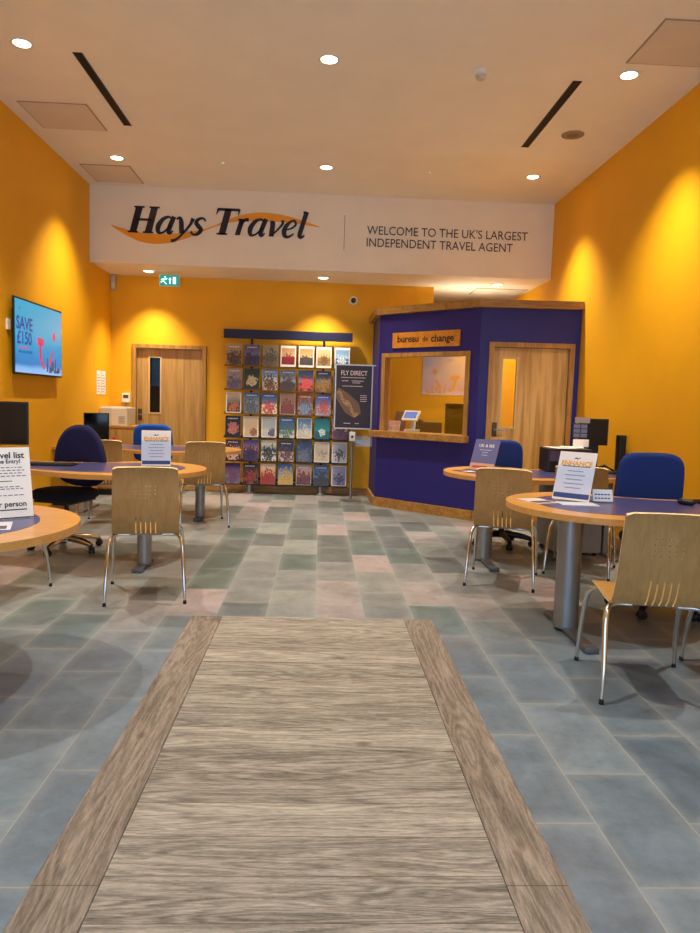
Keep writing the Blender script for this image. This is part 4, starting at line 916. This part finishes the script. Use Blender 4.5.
# ------------------------------------------------------------------ desk signs
def sign(label, x, y, rz, wd=.215, ht=.305, kind='enhance', lean=-14, z=.7315):
    t = thing('desk_sign', label, 'sign holder', (x, y, z), rz)
    L_ = Matrix.Rotation(math.radians(lean), 4, 'X')
    b = MB(); b.box(-wd / 2 - .003, .0005, 0, wd / 2 + .003, .003, ht + .004, M=L_); b.box(-wd / 2 - .003, -.035, 0, wd / 2 + .003, .085, .003)
    b.build('acrylic_holder', M_ACRYLIC, t)
    base = {'enhance': (M_PAPER), 'sky': mat('sign_sky', (92, 96, 150), .4), 'list': M_PAPER}[kind]
    sh = MB().box(-wd / 2, -.0015, .006, wd / 2, .0, ht, M=L_).build('printed_sheet', base if kind != 'enhance' else enh_mat(), t)
    T = lambda x_, z_: L_ @ frameM((x_, -.0022, z_), (1, 0, 0))
    if kind == 'enhance':
        text('ENHANCE', .043, M_GOLDINK, sh, T(0, ht * .76), ext=.0004, bold=.0014, sx=1.0)
        b = MB(); FMs = L_ @ frameM((0, -.0020, 0), (1, 0, 0))
        x_ = -.085
        while x_ < .08: b.prism([(x_, ht * .695), (x_ + .012, ht * .695), (x_ + .012, ht * .715), (x_, ht * .715)], -.0004, .0004, M=FMs); x_ += .016
        b.build('strapline', M_NAVYINK, sh)
        b = MB()
        for k in range(5):
            zz_ = ht * (.60 - k * .085); hw = .05 + .012 * ((k * 3) % 2); x_ = -hw
            while x_ < hw: b.prism([(x_, zz_), (x_ + .009, zz_), (x_ + .009, zz_ + .006), (x_, zz_ + .006)], -.0004, .0004, M=FMs); x_ += .013
        b.build('body_print', mat('blue_print', (92, 110, 160), .5), sh)
        MB().box(-wd / 2 + .006, -.0024, ht * .06, wd / 2 - .006, -.0016, ht * .16, M=L_).build('blue_footer', mat('footer_blue', (46, 66, 132), .5), sh)
        b = MB(); stroke2(b, [(-.022, ht * .855), (-.008, ht * .875), (.002, ht * .862), (.02, ht * .89)], [.002, .008, .006, .002], M=FMs, z0=-.0004, z1=.0004); b.build('small_swoosh', M_INK, sh)
    elif kind == 'sky':
        MB().box(-wd / 2 + .002, -.0022, .008, wd / 2 - .002, -.0014, .075, M=L_).build('sand_band', mat('sign_sand', (196, 150, 130), .5), sh)
        MB().box(-wd / 2 + .03, -.0028, .03, wd / 2 - .07, -.002, .05, M=L_).build('red_band', mat('sign_red', (170, 60, 60), .5), sh)
        text('UK & IRE', .04, M_PAPER, sh, T(.0, ht * .80), ext=.0004, sx=1.0)
        b = MB(); FMs = L_ @ frameM((0, -.0020, 0), (1, 0, 0))
        for zz_, hw in ((.66, .06), (.58, .03), (.5, .03)):
            for q in range(int(hw * 2 / .012)): b.prism([(-hw + q * .012, ht * zz_), (-hw + q * .012 + .009, ht * zz_), (-hw + q * .012 + .009, ht * zz_ + .005), (-hw + q * .012, ht * zz_ + .005)], -.0004, .0004, M=FMs)
        b.build('body_print', M_PALE, sh)['kind'] = 'stuff'
    else:
        text('Travel list', .040, M_INK, sh, T(.008, ht * .885), ext=.0004, bold=.0008)
        text('Free Entry!', .026, M_INK, sh, T(.012, ht * .80), ext=.0004, bold=.0004)
        text('per person', .034, M_INK, sh, T(.010, ht * .20), ext=.0004, bold=.0006)
        b = MB(); FMs = L_ @ frameM((0, -.0020, 0), (1, 0, 0)); random.seed(3)
        for k, f_ in enumerate((.71, .67, .63, .59, .44, .41, .32)):
            x_ = -.07
            while x_ < .06 + .02 * (k % 2): w_ = random.uniform(.008, .02); b.prism([(x_, ht * f_), (x_ + w_, ht * f_), (x_ + w_, ht * f_ + .004), (x_, ht * f_ + .004)], -.0003, .0003, M=FMs); x_ += w_ + .006
        b.build('body_print', mat('grey_print', (120, 112, 130), .5), sh)
        b = MB(); b.prism([(-.09, ht * .115), (.085, ht * .115), (.085, ht * .13), (-.09, ht * .13)], -.0003, .0003, M=FMs); b.prism([(-.06, ht * .52), (.03, ht * .52), (.03, ht * .53), (-.06, ht * .53)], -.0003, .0003, M=FMs); b.build('rule_lines', M_INK, sh)
    return t
def enh_mat():
    if 'enhance_sheet' in MATS: return MATS['enhance_sheet']
    m = bpy.data.materials.new('enhance_sheet'); m.use_nodes = True; nt = m.node_tree; b = nt.nodes['Principled BSDF']; b.inputs['Roughness'].default_value = .3
    tc = nt.nodes.new('ShaderNodeTexCoord'); sp = nt.nodes.new('ShaderNodeSeparateXYZ'); nt.links.new(tc.outputs['Generated'], sp.inputs[0])
    cr = nt.nodes.new('ShaderNodeValToRGB'); el = cr.color_ramp.elements; el[0].color = lin((236, 236, 240)) + (1,); el[1].color = lin((228, 226, 234)) + (1,)
    for p, c in ((.12, (200, 206, 232)), (.45, (184, 198, 232)), (.66, (186, 204, 236)), (.76, (222, 218, 228))): e = el.new(p); e.color = lin(c) + (1,)
    nt.links.new(sp.outputs[2], cr.inputs[0]); nt.links.new(cr.outputs[0], b.inputs['Base Color']); MATS['enhance_sheet'] = m; return m
sign('ENHANCE sign in acrylic holder on the right foreground desk', 1.575, 4.335, rot(-42), .240, .32, lean=-19)
sign('ENHANCE sign in acrylic holder on the left desk', -1.33, 5.87, rot(12), .235, .30, lean=-13)
sign('blue and sandy picture sign in holder on the farther right desk', 1.44, 6.22, rot(-44), .250, .30, kind='sky', lean=-22)
sign('large white black-lettered sign at the left photo edge', -1.392, 3.228, rot(38), .225, .325, kind='list', lean=-12)

def flat(name, label, cat, x, y, rz, w_, d, m, z=.7315, h=.0025, second=None):
    o = MB().box(-w_ / 2, -d / 2, 0, w_ / 2, d / 2, h, bev=.0006, seg=1).build(name, m); o.location = (x, y, z); o.rotation_euler = (0, 0, rz); tag(o, label, cat)
    if second:
        MB().box(-w_ * .42, -d * .4, h, w_ * .42, -d * .02, h + .0006).build('printed_panel', second, o)
    return o
flat('leaflet', 'white and violet leaflets left of the ENHANCE sign on right foreground desk', 'leaflet', 1.36, 4.30, .3, .16, .21, mat('leaf_white', (222, 214, 222), .4), second=mat('leaf_violet', (120, 80, 130), .5))
flat('leaflet', 'pale leaflet directly in front of the ENHANCE sign on right foreground desk', 'leaflet', 1.57, 4.19, -.05, .22, .14, mat('leaf_pale', (206, 210, 232), .35), h=.006)
flat('leaflet', 'pale leaflet with violet print at left desk edge, before the large sign', 'leaflet', -1.40, 3.02, .35, .21, .20, MATS['leaf_pale'], h=.003, second=MATS['leaf_violet'])
flat('leaflet', 'dark leaflet beside the picture sign on the farther right desk', 'leaflet', 1.30, 6.20, .5, .15, .2, mat('leaf_dark', (70, 50, 80), .4), second=MATS['leaf_white'])
flat('leaflet', 'white leaflet in front of the picture sign on the farther right desk', 'leaflet', 1.55, 6.02, -.1, .2, .12, MATS['leaf_white'])
t = thing('card_holder', 'small pale business card holder right of the ENHANCE sign, right foreground desk', 'card holder', (1.775, 4.31, .7315), rot(-2))
L_ = Matrix.Rotation(math.radians(-18), 4, 'X')
MB().box(-.066, -.03, 0, .066, .03, .01, bev=.002).build('holder_base', M_ACRYLIC, t)
cd = MB().box(-.062, -.004, .008, .062, .004, .082, bev=.001, M=L_).build('cards', M_PALE, t)
b = MB()
for k in range(2):
    for q in range(5): b.box(-.05 + q * .02, -.0052, .022 + k * .024, -.036 + q * .02, -.0042, .030 + k * .024, M=L_)
b.build('card_print', M_NAVYINK, cd)

def monitor(label, x, y, z, rz, w_=.42, h=.30, lift=.10):
    t = thing('monitor', label, 'monitor', (x, y, z), rz)
    MB().box(-w_ / 2, -.022, lift, w_ / 2, .012, lift + h, bev=.006).build('screen_housing', M_BLACK, t)
    MB().box(-w_ / 2 + .012, -.0245, lift + .012, w_ / 2 - .012, -.0215, lift + h - .012).build('screen', M_GLOSSBLK, t)
    MB().tube([(0, .03, .01), (0, .035, lift + h * .5), (0, .01, lift + h * .55)], .022, 10).build('stand', M_BLACK, t)
    MB().lathe([(.12, 0), (.12, .008), (.03, .016)], 24, M=Matrix.Translation((0, .02, 0))).build('base', M_BLACK, t, smooth=40)
    return t
monitor('glossy black monitor at the left photo edge on the left desk', -2.62, 5.88, .7315, rot(8), .50, .35, .145)
monitor('small dark monitor on the rear left desk in front of the beige printer', -2.50, 8.10, .7315, rot(10), .27, .31, .06)
def keyboard(label, x, y, rz, w_=.44, d=.15):
    t = thing('keyboard', label, 'keyboard', (x, y, .7315), rz)
    MB().box(-w_ / 2, -d / 2, 0, w_ / 2, d / 2, .014, bev=.004).build('body', M_BLACK, t)
    b = MB()
    for r in range(5):
        for c in range(15): b.box(-w_ / 2 + .012 + c * (w_ - .024) / 15, -d / 2 + .012 + r * .026, .013, -w_ / 2 + .009 + (c + 1) * (w_ - .024) / 15, -d / 2 + .034 + r * .026, .020)
    b.build('keys', mat('key_plastic', (30, 29, 30), .5), t)
keyboard('black keyboard on the left desk beside the navy office chair', -2.18, 5.75, rot(4), .46, .16)
keyboard('black keyboard at right photo edge in front of the blue chair', 2.62, 4.42, rot(14), .42, .15)
keyboard('black keyboard below the card displays on the farther right desk', 2.66, 6.33, rot(-20), .30, .13)
ms = thing('computer_mouse', 'black mouse with silver glint beside keyboard, right foreground desk', 'mouse', (2.30, 4.30, .7315), rot(40))
b = MB(); cushion(b, .033, .055, .035, .016, Matrix.Translation((0, 0, .018)), n=2.4, seg=24, rings=4); b.build('body', M_BLACK, ms, smooth=60)
MB().box(-.004, .01, .034, .004, .035, .038, bev=.001).build('scroll_wheel', M_STEEL, ms)

# printer and papers on the farther right desk, card-display monitor, speaker
pr = thing('desk_printer', 'dark desk printer with papers on top, on the farther right desk', 'printer', (2.28, 6.47, .7315), rot(-3))
MB().box(-.20, -.16, 0, .20, .16, .215, bev=.012).build('body', mat('printer_dark', (36, 30, 32), .4), pr)
MB().box(-.17, -.165, .05, .17, -.158, .09).build('paper_slot', M_BLACK, pr); MB().box(-.18, -.166, .10, -.06, -.158, .19, bev=.002).build('violet_label', mat('printer_violet', (86, 62, 96), .4), pr); MB().box(.03, -.166, .11, .15, -.158, .17, bev=.002).build('cream_label', M_BEIGE, pr)
for k, (dx, dy, a, sz, lb) in enumerate(((-.05, -.02, .2, (.21, .28), 'lower white sheet lying on the dark desk printer'), (.07, .03, -.35, (.21, .26), 'upper creased white sheet on top of the dark desk printer'))):
    o = MB().box(-sz[0] / 2, -sz[1] / 2, 0, sz[0] / 2, sz[1] / 2, .002).build('paper_sheet', M_PAPER); o.location = (2.28 + dx, 6.47 + dy, .948 + k * .006); o.rotation_euler = (0.0, 0, a); tag(o, lb, 'paper')
bk = thing('open_box', 'upright white folded leaflet on the papers above the desk printer', 'leaflet', (2.44, 6.52, .958), rot(-10)); MB().box(-.07, -.01, 0, .07, .01, .07, bev=.001).build('card', M_PAPER, bk)
mn = thing('monitor', 'black monitor with small picture cards stuck on, rear of the farther right desk', 'monitor', (2.60, 6.76, .7315), rot(-8))
MB().box(-.10, -.02, .235, .18, .015, .49, bev=.006).build('screen_housing', M_BLACK, mn); MB().box(-.09, -.0225, .245, .17, -.0195, .48).build('screen', M_GLOSSBLK, mn)
MB().box(-.055, -.01, .0, .10, .06, .24, bev=.01).build('stand', M_BLACK, mn); MB().box(-.12, -.10, 0, .14, .10, .02, bev=.006).build('base', M_BLACK, mn)
cd = MB().box(-.155, -.035, .30, -.02, -.028, .44).build('picture_card', mat('card_blue', (40, 56, 92), .4), mn)
b = MB()
for i in range(3):
    for j in range(2): b.box(-.148 + j * .068, -.037, .308 + i * .044, -.092 + j * .068, -.0345, .342 + i * .044)
b.build('card_images', mat('card_imgs', (110, 110, 140), .4), cd)
MB().box(-.14, -.034, .445, .0, -.027, .50).build('white_card', mat('card_grey', (150, 140, 134), .5), mn)
sk = thing('desk_speaker', 'tall narrow black speaker at the right wall on farther right desk', 'speaker', (2.835, 6.55, .7315), 0)
MB().box(-.03, -.05, 0, .03, .05, .345, bev=.006).build('cabinet', M_BLACK, sk); MB().box(-.024, -.053, .03, .024, -.049, .32).build('grille', mat('spk_grille', (24, 20, 18), .9, bump=.8, bscale=400), sk)
cb = MB()
for k in range(3): cb.tube([(2.53 + .05 * k, 6.44, .74), (2.58 + .04 * k, 6.46 + .02 * k, .775 + .01 * k), (2.68, 6.49 - .02 * k, .78), (2.76, 6.47 + .03 * k, .742)], .006, 6, sub=6)
tag(cb.build('cable_tangle', M_BLACK, smooth=60), 'tangle of black cables around keyboard on farther right desk', 'cable')

# corner unit with beige printer
cu_ = thing('corner_cabinet', 'low wooden cabinet in the rear left corner under the beige printer', 'cabinet', (-2.60, 9.62, 0))
MB().box(-.275, -.27, .88, .21, .35, .91, bev=.003).build('worktop', M_OAKH, cu_); MB().box(-.265, -.26, .08, .20, .34, .88).build('carcass', M_OAK, cu_)
for k, x in enumerate((-.262, -.032)):
    d = MB().box(x, -.278, .10, x + .225, -.262, .86, bev=.002).build('door', M_OAKD, cu_); MB().box(x + (.19 if k == 0 else .02), -.29, .62, x + (.20 if k == 0 else .03), -.278, .74).build('handle', M_STEEL, d)
MB().box(-.25, -.25, 0, .19, .33, .08).build('kickboard', M_BLACK, cu_)
bp = thing('office_printer', 'beige office printer on the corner cabinet left of the oak door', 'printer', (-2.655, 9.66, .911))
MB().box(-.225, -.20, 0, .13, .22, .235, bev=.012).build('body', M_BEIGE, bp); MB().box(-.07, -.205, .0, .13, -.198, .22, bev=.002).build('side_cover', mat('beige_light', (220, 212, 196), .5), bp)
b = MB()
for k in range(5): b.box(.02, -.208, .03 + k * .02, .10, -.2045, .038 + k * .02)
b.build('vent_slots', M_GREYM, bp)
MB().box(-.2, -.15, .235, .10, .15, .245, bev=.003).build('output_tray', M_BEIGE, bp)
hp = thing('hole_punch', 'small red and white item on rear left desk below the beige printer', 'stationery', (-2.34, 8.22, .7315))
MB().lathe([(.028, 0), (.03, .01), (.03, .07), (.022, .085), (.012, .10)], 18).build('body', mat('red_plastic', (176, 30, 34), .35), hp, smooth=50); MB().lathe([(.031, .03), (.031, .055)], 18).build('white_band', M_PAPER, hp)
